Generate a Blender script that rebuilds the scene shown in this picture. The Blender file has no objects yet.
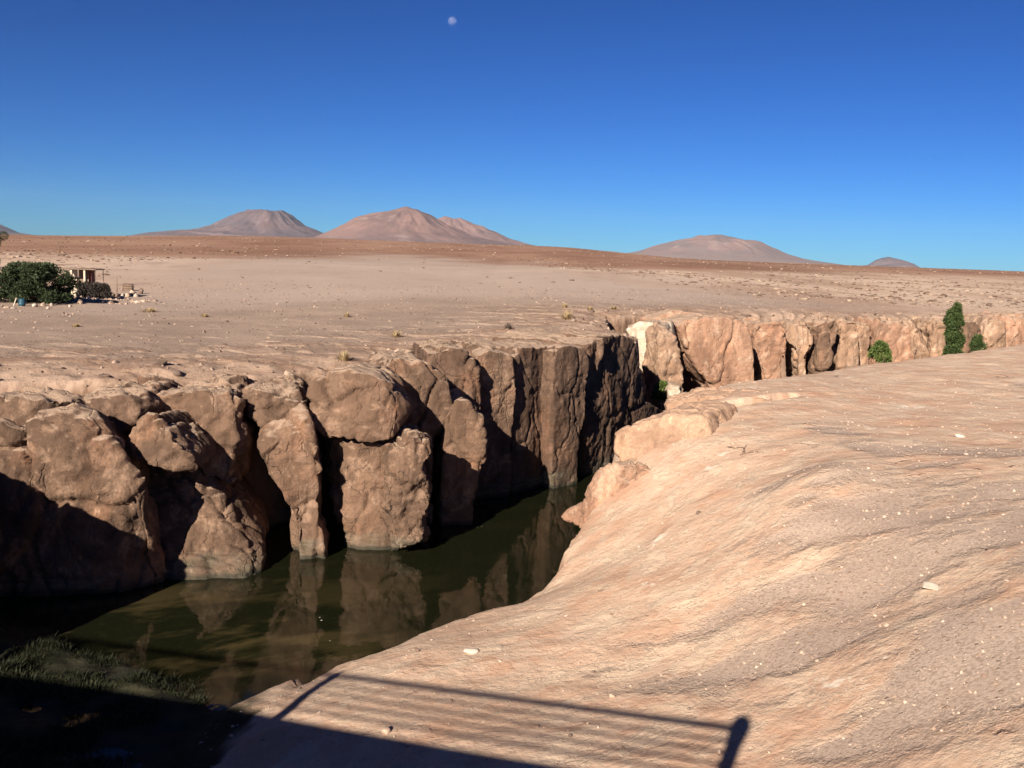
import bpy, math
import numpy as np
from mathutils import Matrix, Vector

C = bpy.context.scene
COL = C.collection
R = math.radians

# ------------------------------------------------------------------ camera, sky, sun, exposure
F = 963.0
PITCH = math.atan(130.5 / F)
ROLL = R(2.1)
FWD = np.array([0, math.cos(PITCH), -math.sin(PITCH)])
_u0 = np.array([0, math.sin(PITCH), math.cos(PITCH)])
_x0 = np.array([1.0, 0, 0])
UP = math.cos(ROLL) * _u0 - math.sin(ROLL) * _x0
RT = math.cos(ROLL) * _x0 + math.sin(ROLL) * _u0
cam = bpy.data.cameras.new('camera')
cam.sensor_width = 36.0
cam.lens = 36.0 * F / 1024.0
cam.clip_start = 0.1
cam.clip_end = 200000
camo = bpy.data.objects.new('camera', cam)
camo.matrix_world = Matrix(((RT[0], UP[0], -FWD[0], 0), (RT[1], UP[1], -FWD[1], 0), (RT[2], UP[2], -FWD[2], 0), (0, 0, 0, 1)))
COL.objects.link(camo)
C.camera = camo

SUN_AZ = R(24)      # the way the light travels, clockwise from +Y
SUN_EL = R(26)
w = bpy.data.worlds.new('World')
C.world = w
w.use_nodes = True
nt = w.node_tree
bg = nt.nodes['Background']
sky = nt.nodes.new('ShaderNodeTexSky')
sky.sky_type = 'NISHITA'
sky.sun_disc = False
sky.sun_elevation = SUN_EL
sky.sun_rotation = SUN_AZ + math.pi
sky.altitude = 2600
sky.air_density = 1.0
sky.dust_density = 0.2
sky.ozone_density = 5.0
gam = nt.nodes.new('ShaderNodeGamma')
gam.inputs[1].default_value = 1.45
nt.links.new(sky.outputs[0], gam.inputs[0])
tint = nt.nodes.new('ShaderNodeVectorMath')
tint.operation = 'MULTIPLY'
tint.inputs[1].default_value = (0.112, 0.212, 0.315)
nt.links.new(gam.outputs[0], tint.inputs[0])
nt.links.new(tint.outputs[0], bg.inputs[0])
bg.inputs[1].default_value = 0.05
sl = bpy.data.lights.new('sun', 'SUN')
sl.energy = 5.0
sl.angle = R(0.53)
sl.color = (1.0, 0.90, 0.77)
so = bpy.data.objects.new('sun', sl)
sd = Vector((math.sin(SUN_AZ) * math.cos(SUN_EL), math.cos(SUN_AZ) * math.cos(SUN_EL), -math.sin(SUN_EL)))
so.rotation_euler = sd.to_track_quat('-Z', 'Y').to_euler()
so.location = (0, 0, 50)
COL.objects.link(so)
C.view_settings.view_transform = 'Standard'
C.view_settings.look = 'None'
C.view_settings.exposure = 1.0
C.view_settings.gamma = 1.0
C.view_settings.use_curve_mapping = False
C.cycles.max_bounces = 6
C.cycles.volume_bounces = 0
C.cycles.use_denoising = True

# ------------------------------------------------------------------ helpers
def ray(px, py):
    return FWD * F + RT * (px - 512) + UP * (384 - py)

def at(px, py, z):
    d = ray(px, py)
    return d * (z / d[2])

def atY(px, py, y):
    d = ray(px, py)
    return d * (y / d[1])

def _hash(ix, iy, iz, seed):
    h = (ix * 374761393 + iy * 668265263 + iz * 2147483647 + seed * 974634777) & 0xFFFFFFFF
    h = ((h ^ (h >> 13)) * 1274126177) & 0xFFFFFFFF
    h = ((h ^ (h >> 16)) * 2246822519) & 0xFFFFFFFF
    return (h ^ (h >> 13)) & 0xFFFFFFFF

def noise(P, seed=0):
    """gradient-ish value noise, about -1..1"""
    P = np.asarray(P, float)
    I = np.floor(P).astype(np.int64)
    f = P - I
    u = f * f * f * (f * (f * 6 - 15) + 10)
    out = 0
    for dx in (0, 1):
        wx = u[:, 0] if dx else 1 - u[:, 0]
        for dy in (0, 1):
            wy = u[:, 1] if dy else 1 - u[:, 1]
            for dz in (0, 1):
                wz = u[:, 2] if dz else 1 - u[:, 2]
                h = _hash(I[:, 0] + dx, I[:, 1] + dy, I[:, 2] + dz, seed)
                gx = (h & 1023) / 511.5 - 1
                gy = ((h >> 10) & 1023) / 511.5 - 1
                gz = ((h >> 20) & 1023) / 511.5 - 1
                out = out + wx * wy * wz * (gx * (f[:, 0] - dx) + gy * (f[:, 1] - dy) + gz * (f[:, 2] - dz))
    return out * 1.6

def fbm(P, oct=4, seed=0, lac=2.03, gain=0.5):
    P = np.asarray(P, float)
    a, s, o = 1.0, 0, 0
    for k in range(oct):
        o = o + a * noise(P + 17.3 * k, seed + k)
        s += a
        a *= gain
        P = P * lac
    return o / s * 1.3

def ridged(P, oct=3, seed=0):
    P = np.asarray(P, float)
    a, s, o = 1.0, 0, 0
    for k in range(oct):
        o = o + a * (1 - np.abs(noise(P + 9.1 * k, seed + k)) * 2.2)
        s += a
        a *= 0.5
        P = P * 2.1
    return o / s

def worley(P, seed=0):
    """F1, F2-F1 and the id of the nearest cell"""
    P = np.asarray(P, float)
    I = np.floor(P).astype(np.int64)
    f1 = np.full(len(P), 9.0)
    f2 = np.full(len(P), 9.0)
    cid = np.zeros(len(P), np.int64)
    for dx in (-1, 0, 1):
        for dy in (-1, 0, 1):
            for dz in (-1, 0, 1):
                h = _hash(I[:, 0] + dx, I[:, 1] + dy, I[:, 2] + dz, seed)
                q = np.stack([I[:, 0] + dx + (h & 1023) / 1023.0, I[:, 1] + dy + ((h >> 10) & 1023) / 1023.0,
                              I[:, 2] + dz + ((h >> 20) & 1023) / 1023.0], 1)
                d = np.sqrt(((P - q) ** 2).sum(1))
                m = d < f1
                f2 = np.where(m, f1, np.minimum(f2, d))
                cid = np.where(m, h, cid)
                f1 = np.where(m, d, f1)
    return f1, f2 - f1, cid

def sstep(a, b, x):
    t = np.clip((x - a) / (b - a), 0, 1)
    return t * t * (3 - 2 * t)

def sdf_poly(X, Y, poly):
    """signed distance, positive inside"""
    poly = np.asarray(poly, float)
    d2 = np.full(X.shape, 1e18)
    ins = np.zeros(X.shape, bool)
    n = len(poly)
    for i in range(n):
        ax, ay = poly[i]
        bx, by = poly[(i + 1) % n]
        ex, ey = bx - ax, by - ay
        t = np.clip(((X - ax) * ex + (Y - ay) * ey) / (ex * ex + ey * ey), 0, 1)
        dx, dy = X - ax - t * ex, Y - ay - t * ey
        d2 = np.minimum(d2, dx * dx + dy * dy)
        if ay != by:
            c = ((ay > Y) != (by > Y)) & (X < (bx - ax) * (Y - ay) / (by - ay) + ax)
            ins ^= c
    d = np.sqrt(d2)
    return np.where(ins, d, -d)

def mesh_obj(name, V, Fc, mat, parent=None, smooth=True):
    me = bpy.data.meshes.new(name)
    V = np.asarray(V, np.float32)
    Fc = np.asarray(Fc, np.int32)
    k = Fc.shape[1]
    me.vertices.add(len(V))
    me.vertices.foreach_set('co', V.ravel())
    me.loops.add(Fc.size)
    me.loops.foreach_set('vertex_index', Fc.ravel())
    me.polygons.add(len(Fc))
    me.polygons.foreach_set('loop_start', np.arange(len(Fc), dtype=np.int32) * k)
    me.polygons.foreach_set('use_smooth', np.full(len(Fc), smooth))
    me.update(calc_edges=True)
    me.validate()
    if mat:
        me.materials.append(mat)
    o = bpy.data.objects.new(name, me)
    COL.objects.link(o)
    o.parent = parent
    return o

def tag(o, label=None, cat=None, group=None, kind=None):
    if label: o['label'] = label
    if cat: o['category'] = cat
    if group: o['group'] = group
    if kind: o['kind'] = kind
    return o

def empty(name, loc, label, cat, group=None):
    o = bpy.data.objects.new(name, None)
    o.empty_display_size = 0.3
    COL.objects.link(o)
    o.location = loc
    return tag(o, label, cat, group)

def attr(o, name, vals):
    a = o.data.attributes.new(name, 'FLOAT', 'POINT')
    a.data.foreach_set('value', np.asarray(vals, np.float32))

class NT:
    """small node writer"""
    def __init__(s, name):
        s.m = bpy.data.materials.new(name)
        s.m.use_nodes = True
        s.t = s.m.node_tree
        s.b = s.t.nodes['Principled BSDF']
        s.b.inputs['Specular IOR Level'].default_value = 0.25
        s.b.inputs['Roughness'].default_value = 0.9
        s.pos = s.n('ShaderNodeNewGeometry').outputs['Position']
    def n(s, k, **kw):
        x = s.t.nodes.new(k)
        for a, v in kw.items():
            setattr(x, a, v)
        return x
    def put(s, i, v):
        if isinstance(v, bpy.types.NodeSocket): s.t.links.new(v, i)
        else: i.default_value = v
    def mapv(s, v, scale=(1, 1, 1), rot=(0, 0, 0)):
        x = s.n('ShaderNodeMapping')
        s.put(x.inputs[0], v)
        x.inputs['Rotation'].default_value = rot
        y = s.n('ShaderNodeMapping')
        s.put(y.inputs[0], x.outputs[0])
        y.inputs['Scale'].default_value = scale
        return y.outputs[0]
    def noise(s, scale, detail=4, rough=0.55, v=None, dist=0.0):
        x = s.n('ShaderNodeTexNoise')
        s.put(x.inputs['Vector'], v if v is not None else s.pos)
        x.inputs['Scale'].default_value = scale
        x.inputs['Detail'].default_value = detail
        x.inputs['Roughness'].default_value = rough
        x.inputs['Distortion'].default_value = dist
        return x.outputs[0]
    def vor(s, scale, v=None, feature='F1', out='Distance', rand=1.0):
        x = s.n('ShaderNodeTexVoronoi', feature=feature)
        s.put(x.inputs['Vector'], v if v is not None else s.pos)
        x.inputs['Scale'].default_value = scale
        x.inputs['Randomness'].default_value = rand
        return x.outputs[out]
    def ramp(s, v, stops):
        x = s.n('ShaderNodeMapRange', interpolation_type='SMOOTHSTEP')
        s.put(x.inputs[0], v)
        x.inputs[1].default_value, x.inputs[2].default_value = stops[0], stops[1]
        x.inputs[3].default_value, x.inputs[4].default_value = (stops[2], stops[3]) if len(stops) > 2 else (0, 1)
        return x.outputs[0]
    def mix(s, f, a, b, mode='MIX'):
        x = s.n('ShaderNodeMix', data_type='RGBA', blend_type=mode)
        s.put(x.inputs[0], f)
        for i, v in ((6, a), (7, b)):
            if isinstance(v, tuple) and len(v) == 3: v = v + (1,)
            s.put(x.inputs[i], v)
        return x.outputs[2]
    def math(s, op, a, b=0.0, c=0.0):
        x = s.n('ShaderNodeMath', operation=op)
        for i, v in enumerate((a, b, c)):
            s.put(x.inputs[i], v)
        return x.outputs[0]
    def attr(s, name):
        return s.n('ShaderNodeAttribute', attribute_name=name).outputs['Fac']
    def nz(s):
        x = s.n('ShaderNodeSeparateXYZ')
        s.put(x.inputs[0], s.n('ShaderNodeNewGeometry').outputs['Normal'])
        return x.outputs[2]
    def z(s):
        x = s.n('ShaderNodeSeparateXYZ')
        s.put(x.inputs[0], s.pos)
        return x.outputs[2]
    def bump(s, h, strength=0.5, dist=0.05, nrm=None):
        x = s.n('ShaderNodeBump')
        x.inputs['Strength'].default_value = strength
        x.inputs['Distance'].default_value = dist
        s.put(x.inputs['Height'], h)
        if nrm is not None: s.put(x.inputs['Normal'], nrm)
        return x.outputs[0]
    def color(s, c): s.put(s.b.inputs['Base Color'], c if not isinstance(c, tuple) else c + (1,))
    def normal(s, c): s.put(s.b.inputs['Normal'], c)

def plain_mat(name, col, rough=0.8, var=0.25, scale=3.0, bump=0.3, metallic=0.0):
    n = NT(name)
    d = tuple(c * (1 - var) for c in col)
    e = tuple(min(1, c * (1 + var)) for c in col)
    n.color(n.mix(n.ramp(n.noise(scale, 5), (0.3, 0.7)), d, e))
    n.b.inputs['Roughness'].default_value = rough
    n.b.inputs['Metallic'].default_value = metallic
    n.normal(n.bump(n.noise(scale * 6, 5), bump, 0.02))
    return n.m

# ------------------------------------------------------------------ materials
def rock_mat(name, lo, mid, hi, band=True, dust=(0.40, 0.28, 0.20)):
    n = NT(name)
    big = n.noise(0.35, 4, 0.55)
    c = n.mix(n.ramp(big, (0.35, 0.65)), lo, mid)
    med = n.noise(1.3, 6, 0.65, dist=0.6)
    c = n.mix(n.ramp(med, (0.50, 0.60, 0, 0.85)), c, hi)
    c = n.mix(n.ramp(n.noise(0.5, 5, 0.6), (0.52, 0.66, 0, 0.5)), c, (hi[0] * 1.05, hi[1] * 0.82, hi[2] * 0.68))
    c = n.mix(n.ramp(n.noise(2.3, 6, 0.7, v=n.mapv(n.pos, (1, 1, 0.4))), (0.62, 0.70, 0, 0.5)), c, tuple(min(1, x * 1.7) for x in hi))
    # streaks that run down the faces
    st = n.noise(1.0, 5, 0.6, v=n.mapv(n.pos, (1.6, 1.6, 0.22)))
    c = n.mix(n.ramp(st, (0.50, 0.70, 0, 0.7)), c, tuple(x * 0.5 for x in lo))
    c = n.mix(n.ramp(n.noise(0.75, 6, 0.65, dist=0.5), (0.55, 0.42, 0, 0.55)), c, tuple(x * 0.6 for x in lo))
    fine = n.noise(9, 7, 0.7)
    c = n.mix(n.ramp(fine, (0.35, 0.6, 0.45, 0)), c, tuple(x * 0.45 for x in mid))
    # pits and dark lichen specks
    sp = n.vor(7.0, v=n.mapv(n.pos, (1, 1, 1.6)))
    c = n.mix(n.math('MULTIPLY', n.ramp(sp, (0.22, 0.1)), n.ramp(n.noise(0.8, 3), (0.5, 0.65, 0, 0.6))), c, (0.07, 0.05, 0.04))
    dm = n.math('ADD', n.nz(), n.math('MULTIPLY', n.math('SUBTRACT', n.noise(2.0, 5), 0.5), 0.5))
    dm = n.math('MULTIPLY', n.ramp(dm, (0.72, 0.92, 0, 0.85)), n.ramp(n.z(), (-8.6, -7.0)))
    c = n.mix(dm, c, dust)          # sand and dust lying on the tops
    if band:   # tide mark left by the river
        zz = n.math('ADD', n.z(), n.math('MULTIPLY', n.noise(0.9, 4), -0.5))
        t = n.ramp(zz, (-9.5, -9.8, 0, 0.7))
        tc = n.mix(n.ramp(n.noise(1.1, 4, v=n.mapv(n.pos, (1, 1, 7))), (0.4, 0.62)), (0.07, 0.07, 0.045), (0.18, 0.16, 0.12))
        t = n.math('MULTIPLY', t, n.ramp(n.noise(0.33, 3), (0.42, 0.58, 0.15, 0.9)))
        c = n.mix(t, c, tc)
        c = n.mix(n.ramp(n.z(), (-9.78, -9.95, 0, 0.8)), c, (0.035, 0.035, 0.025))
    n.color(c)
    h = n.math('ADD', n.math('MULTIPLY', n.noise(3.0, 8, 0.65), 1.0), n.math('MULTIPLY', n.noise(14, 6, 0.7), 0.35))
    wv = n.n('ShaderNodeVectorMath', operation='ADD')
    n.put(wv.inputs[0], n.pos)
    nc = n.n('ShaderNodeTexNoise'); n.put(nc.inputs['Vector'], n.pos); nc.inputs['Scale'].default_value = 1.4; nc.inputs['Detail'].default_value = 5
    n.put(wv.inputs[1], nc.outputs['Color'])
    ck = n.ramp(n.vor(0.8, v=n.mapv(wv.outputs[0], (1, 1, 0.35)), feature='DISTANCE_TO_EDGE'), (0.0, 0.03))
    ck = n.math('MAXIMUM', ck, n.ramp(n.noise(0.6, 3), (0.46, 0.52)))
    h = n.math('ADD', h, n.math('MULTIPLY', ck, 0.35 if band else 0.0))
    h = n.math('ADD', h, n.math('MULTIPLY', n.noise(1.0, 4, v=n.mapv(n.pos, (0.6, 0.6, 5))), 0.4))
    n.normal(n.bump(h, 0.9, 0.13))
    n.b.inputs['Roughness'].default_value = 0.92
    return n.m

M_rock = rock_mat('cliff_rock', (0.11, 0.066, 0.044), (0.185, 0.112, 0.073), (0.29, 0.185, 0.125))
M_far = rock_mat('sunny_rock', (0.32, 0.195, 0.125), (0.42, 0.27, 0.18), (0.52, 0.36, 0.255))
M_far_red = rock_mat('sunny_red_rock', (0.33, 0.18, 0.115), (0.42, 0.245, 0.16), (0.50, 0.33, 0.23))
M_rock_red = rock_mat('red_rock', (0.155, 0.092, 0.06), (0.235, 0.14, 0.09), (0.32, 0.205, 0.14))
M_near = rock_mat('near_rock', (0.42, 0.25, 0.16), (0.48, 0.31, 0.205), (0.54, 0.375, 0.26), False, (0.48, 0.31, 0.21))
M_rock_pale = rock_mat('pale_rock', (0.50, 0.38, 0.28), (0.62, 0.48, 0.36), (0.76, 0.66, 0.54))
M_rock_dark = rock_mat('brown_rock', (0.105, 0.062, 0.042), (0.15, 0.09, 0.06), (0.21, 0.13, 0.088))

def ground_mat():
    n = NT('desert_ground')
    rock, red, near, mound, marsh, face = (n.attr(k) for k in ('rock', 'red', 'near', 'mound', 'marsh', 'face'))
    # gravel
    peb = n.noise(16, 6, 0.75)
    g = n.mix(n.ramp(n.noise(0.12, 5, 0.6), (0.35, 0.65)), (0.32, 0.23, 0.175), (0.42, 0.305, 0.23))
    g = n.mix(near, g, n.mix(n.ramp(n.noise(0.4, 5), (0.35, 0.65)), (0.44, 0.325, 0.255), (0.51, 0.385, 0.30)))
    g = n.mix(n.ramp(peb, (0.55, 0.40, 0, 0.55)), g, (0.19, 0.13, 0.095))
    pv = n.vor(9.0)
    pc = n.n('ShaderNodeTexVoronoi'); n.put(pc.inputs['Vector'], n.pos); pc.inputs['Scale'].default_value = 9.0
    sep = n.n('ShaderNodeSeparateColor'); n.put(sep.inputs[0], pc.outputs['Color'])
    stone = n.math('MULTIPLY', n.ramp(pv, (0.30, 0.2)), n.ramp(sep.outputs[0], (0.78, 0.82)))
    g = n.mix(n.math('MULTIPLY', stone, 0.8), g, n.mix(sep.outputs[1], (0.22, 0.14, 0.10), (0.58, 0.46, 0.36)))
    pc2 = n.n('ShaderNodeTexVoronoi'); n.put(pc2.inputs['Vector'], n.pos); pc2.inputs['Scale'].default_value = 1.6
    sep2 = n.n('ShaderNodeSeparateColor'); n.put(sep2.inputs[0], pc2.outputs['Color'])
    st2 = n.math('MULTIPLY', n.ramp(pc2.outputs['Distance'], (0.2, 0.13)), n.ramp(sep2.outputs[0], (0.86, 0.9)))
    g = n.mix(n.math('MULTIPLY', st2, n.math('SUBTRACT', 1.0, near)), g, n.mix(sep2.outputs[1], (0.20, 0.13, 0.10), (0.5, 0.38, 0.29)))
    # bare welded rock with flow bands
    vb = n.mapv(n.pos, (0.42, 0.85, 1.0), (0, 0, R(-20)))
    vb2 = n.mapv(n.pos, (0.5, 1.0, 1.5), (0, 0, R(-27)))
    b1 = n.noise(0.75, 6, 0.6, v=vb, dist=0.6)
    b2 = n.noise(1.5, 7, 0.62, v=vb2, dist=0.5)
    r = n.mix(n.ramp(b1, (0.30, 0.70)), (0.48, 0.305, 0.205), (0.54, 0.385, 0.28))
    r = n.mix(n.ramp(n.math('ADD', n.math('MULTIPLY', b2, 0.5), n.math('MULTIPLY', n.noise(0.8, 6, 0.65), 0.5)), (0.50, 0.62, 0, 0.75)), r, (0.58, 0.43, 0.305))
    r = n.mix(n.ramp(b2, (0.42, 0.30, 0, 0.3)), r, (0.46, 0.27, 0.17))
    r = n.mix(n.ramp(n.noise(0.55, 4, 0.6), (0.56, 0.70, 0, 0.6)), r, (0.46, 0.25, 0.155))
    r = n.mix(n.ramp(n.noise(7, 7, 0.7), (0.42, 0.3, 0, 0.5)), r, (0.28, 0.16, 0.10))
    wv = n.n('ShaderNodeVectorMath', operation='ADD')
    nc = n.n('ShaderNodeTexNoise'); n.put(nc.inputs['Vector'], n.pos); nc.inputs['Scale'].default_value = 0.7; nc.inputs['Detail'].default_value = 6
    n.put(wv.inputs[0], n.mapv(n.pos, (0.75, 1.0, 1), (0, 0, R(-22)))); n.put(wv.inputs[1], n.mapv(nc.outputs['Color'], (1.6, 1.6, 1.6)))
    pt = n.noise(0.9, 7, 0.68, v=wv.outputs[0])
    r = n.mix(n.ramp(pt, (0.51, 0.57, 0, 0.6)), r, (0.61, 0.465, 0.34))
    r = n.mix(n.ramp(pt, (0.45, 0.39, 0, 0.55)), r, (0.46, 0.26, 0.165))
    ckd = n.vor(0.42, v=wv.outputs[0], feature='DISTANCE_TO_EDGE')
    ckm = n.ramp(n.noise(0.30, 4), (0.60, 0.66))
    crk = n.math('MULTIPLY', n.ramp(ckd, (0.014, 0.003)), ckm)
    r = n.mix(n.math('MULTIPLY', crk, 0.75), r, (0.16, 0.09, 0.06))
    stp = n.math('ADD', n.ramp(pt, (0.555, 0.57)), n.ramp(n.noise(0.35, 7, 0.62, v=wv.outputs[0]), (0.50, 0.53, 0, 0.6)))
    wh = n.ramp(n.noise(0.65, 5, 0.6, v=n.mapv(n.pos, (1, 1, 1), (0, 0, 1))), (0.66, 0.72, 0, 0.85))
    r = n.mix(wh, r, (0.76, 0.65, 0.52))
    r = n.mix(n.math('SUBTRACT', 1.0, near), r, n.mix(n.ramp(b1, (0.38, 0.62)), (0.28, 0.18, 0.125), (0.38, 0.265, 0.195)))
    mask = n.ramp(n.math('ADD', rock, n.math('MULTIPLY', n.math('SUBTRACT', n.noise(2.2, 7, 0.7), 0.5), 0.9)), (0.25, 0.75))
    c = n.mix(n.mix(near, mask, n.math('ADD', n.math('MULTIPLY', mask, 0.85), n.math('MULTIPLY', n.ramp(b1, (0.4, 0.6)), 0.12))), g, r)
    # far colour zones of the plain: smooth greyish mound, speckled flats, red-brown hillside
    vs = n.mapv(n.pos, (1, 0.35, 1))
    fl = n.mix(n.ramp(n.noise(0.035, 7, 0.7, v=vs), (0.40, 0.60)), (0.40, 0.265, 0.185), (0.57, 0.42, 0.31))
    fl = n.mix(n.ramp(n.vor(0.16, v=vs), (0.30, 0.18, 0, 0.6)), fl, (0.22, 0.135, 0.095))
    c = n.mix(n.ramp(red, (0.02, 0.25)), c, fl)
    rd = n.mix(n.ramp(n.noise(0.01, 7, 0.7, v=n.mapv(n.pos, (1, 0.3, 1))), (0.38, 0.62)), (0.23, 0.12, 0.073), (0.34, 0.20, 0.13))
    c = n.mix(n.ramp(n.math('ADD', red, n.math('MULTIPLY', n.math('SUBTRACT', n.noise(0.008, 5), 0.5), 0.25)), (0.45, 0.80)), c, rd)
    c = n.mix(n.math('MULTIPLY', mound, 0.85), c, n.mix(n.ramp(n.noise(0.02, 4), (0.3, 0.7)), (0.39, 0.295, 0.24), (0.45, 0.345, 0.28)))
    # the steep sides
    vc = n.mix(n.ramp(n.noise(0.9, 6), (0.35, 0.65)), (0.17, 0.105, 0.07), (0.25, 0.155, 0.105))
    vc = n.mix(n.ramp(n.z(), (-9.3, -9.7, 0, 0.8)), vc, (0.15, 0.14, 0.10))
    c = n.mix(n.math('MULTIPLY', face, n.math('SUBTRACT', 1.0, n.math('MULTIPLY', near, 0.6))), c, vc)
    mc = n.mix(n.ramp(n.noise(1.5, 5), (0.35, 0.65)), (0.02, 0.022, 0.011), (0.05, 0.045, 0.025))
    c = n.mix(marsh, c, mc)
    # dark wet base
    c = n.mix(n.ramp(n.z(), (-9.8, -9.97, 0, 0.85)), c, (0.04, 0.038, 0.026))
    n.color(c)
    hb = n.math('ADD', n.math('MULTIPLY', b2, 0.4), n.math('MULTIPLY', n.noise(5, 8, 0.68), 0.7))
    hb = n.math('ADD', hb, n.math('MULTIPLY', stp, 0.22))
    hb = n.math('SUBTRACT', hb, crk)
    hb = n.math('ADD', hb, n.math('MULTIPLY', n.noise(0.8, 5, 0.6), 1.2))
    hg = n.math('ADD', n.math('MULTIPLY', n.noise(20, 6, 0.75), 0.35), n.math('MULTIPLY', stone, 0.5))
    hx = n.n('ShaderNodeMix', data_type='FLOAT')
    n.put(hx.inputs[0], mask); n.put(hx.inputs[2], hg); n.put(hx.inputs[3], hb)
    n.normal(n.bump(hx.outputs[0], 0.85, 0.09))
    n.b.inputs['Roughness'].default_value = 0.95
    n.b.inputs['Specular IOR Level'].default_value = 0.15
    return n.m
M_ground = ground_mat()

def water_mat():
    n = NT('river_water')
    silt = n.ramp(n.noise(0.55, 5, 0.6, v=n.mapv(n.pos, (0.5, 1.2, 1), (0, 0, R(-30))), dist=0.2), (0.46, 0.62))
    reach = n.attr('shallow')
    c = n.mix(n.math('MULTIPLY', silt, reach), (0.0085, 0.0095, 0.004), (0.085, 0.062, 0.026))
    c = n.mix(n.math('MULTIPLY', n.ramp(n.noise(3.0, 6, 0.7), (0.5, 0.7, 0, 0.7)), n.math('MULTIPLY', reach, 0.7)), c, (0.02, 0.03, 0.009))
    # pale scum flecks
    fl = n.math('MULTIPLY', n.ramp(n.vor(2.2), (0.07, 0.045)), n.ramp(n.noise(0.5, 2), (0.62, 0.68)))
    c = n.mix(fl, c, (0.6, 0.6, 0.5))
    n.color(c)
    n.b.inputs['IOR'].default_value = 1.33
    n.b.inputs['Specular IOR Level'].default_value = 0.5
    n.put(n.b.inputs['Roughness'], n.ramp(n.noise(0.4, 4), (0.4, 0.7, 0.02, 0.10)))
    n.normal(n.bump(n.noise(2.2, 4, 0.5, v=n.mapv(n.pos, (1, 0.6, 1))), 0.10, 0.05))
    return n.m
M_water = water_mat()

# ------------------------------------------------------------------ terrain
WL = -10.0
FAR = [tuple(at(px, py, -10.0)[:2]) for px, py in
       ((-80, 560), (0, 552), (165, 540), (262, 530), (325, 516), (425, 500), (455, 488), (500, 468), (560, 456), (590, 448))]
FAR = [(-60, -90), (-44, -40), (-34, -5), (-24, 12)] + FAR + [(6.6, 49), (7.2, 53.5), (6.2, 56.5), (6.2, 60), (7.0, 69), (10.0, 71), (10.6, 65.5),
       (11.0, 70), (13.8, 73), (14.6, 69), (15.6, 68.5)] + \
      [(17.6, 71.0), (19.6, 78.5), (25.4, 81.0), (26.5, 77.5), (28.0, 79.0), (33, 81.5), (38.5, 85.0), (47, 91.5), (70, 104), (120, 140), (400, 300), (40000, 20000),
       (40000, 60000), (-60000, 60000), (-60000, -90)]
NEARC = [(-9.5, -90), (-9.0, -20), (-8.2, 8), (-7.4, 15), tuple(at(222, 706, -9.95)[:2]), tuple(at(262, 688, -9.6)[:2]), tuple(at(330, 656, -9.2)[:2]),
         tuple(at(400, 628, -9.1)[:2]), tuple(at(455, 607, -9.0)[:2]), tuple(at(500, 595, -8.9)[:2]), tuple(at(540, 588, -8.9)[:2]),
         tuple(at(549, 555, -8.4)[:2]), tuple(at(572, 520, -8.0)[:2]), tuple(at(600, 482, -7.2)[:2]), tuple(at(612, 440, -6.4)[:2]), tuple(at(640, 416, -5.6)[:2]),
         tuple(at(700, 394, -5.0)[:2]), tuple(at(715, 379, -4.85)[:2]), tuple(at(770, 374, -4.8)[:2]), tuple(at(850, 362, -4.8)[:2]), tuple(at(940, 352, -4.7)[:2]),
         tuple(at(1024, 341, -4.5)[:2]), (48, 76), (80, 98), (140, 135), (400, 270), (40000, 16000), (40000, -90)]
CP = [(230, 704, -9.85), (262, 690, -9.5), (330, 660, -9.2), (400, 632, -9.05), (460, 608, -8.95), (540, 592, -8.8), (552, 558, -8.3), (576, 522, -7.9),
      (602, 484, -7.15), (628, 436, -5.95), (650, 415, -5.5), (705, 388, -4.95), (770, 376, -4.8), (850, 364, -4.8), (960, 350, -4.65), (1024, 343, -4.5),
      (1024, 768, -6.0), (800, 768, -7.2), (650, 768, -7.8), (500, 768, -8.2), (350, 768, -8.7), (250, 760, -9.2), (1024, 600, -5.2), (1024, 450, -4.7),
      (900, 480, -5.1), (850, 600, -6.3), (845, 462, -5.05), (850, 420, -4.95), (700, 650, -7.5), (700, 550, -6.85), (700, 450, -5.65), (640, 500, -6.95), (560, 650, -8.15),
      (450, 680, -8.4), (335, 695, -8.9), (600, 580, -7.8), (780, 420, -5.0), (950, 400, -4.8), (770, 520, -5.9), (640, 460, -6.2)]
CPW = [tuple(at(*c)) for c in CP] + [(0, 3, -8.0), (10, 2, -5.5), (20, 0, -4.0), (45, 0, -3.5), (45, 40, -4.0), (-7, 5, -9.6), (-7.5, -20, -9.0), (10, -20, -5), (40, -40, -3.5), (60, 90, -4.2), (110, 110, -4.3), (110, 40, -3.5)]

def tps(cp):
    cp = np.array(cp, float)
    P, z = cp[:, :2], cp[:, 2]
    def U(r2): return 0.5 * r2 * np.log(r2 + 1e-9)
    D = ((P[:, None] - P[None]) ** 2).sum(2)
    n = len(P)
    A = np.zeros((n + 3, n + 3))
    A[:n, :n] = U(D) + np.eye(n) * 1.2
    A[:n, n] = 1; A[:n, n + 1:] = P; A[n, :n] = 1; A[n + 1:, :n] = P.T
    s = np.linalg.solve(A, np.concatenate([z, np.zeros(3)]))
    def f(x, y):
        o = s[n] + s[n + 1] * x + s[n + 2] * y
        for i in range(n):
            o = o + s[i] * U((x - P[i, 0]) ** 2 + (y - P[i, 1]) ** 2)
        return o
    return f
near_z = tps(CPW)

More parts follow.
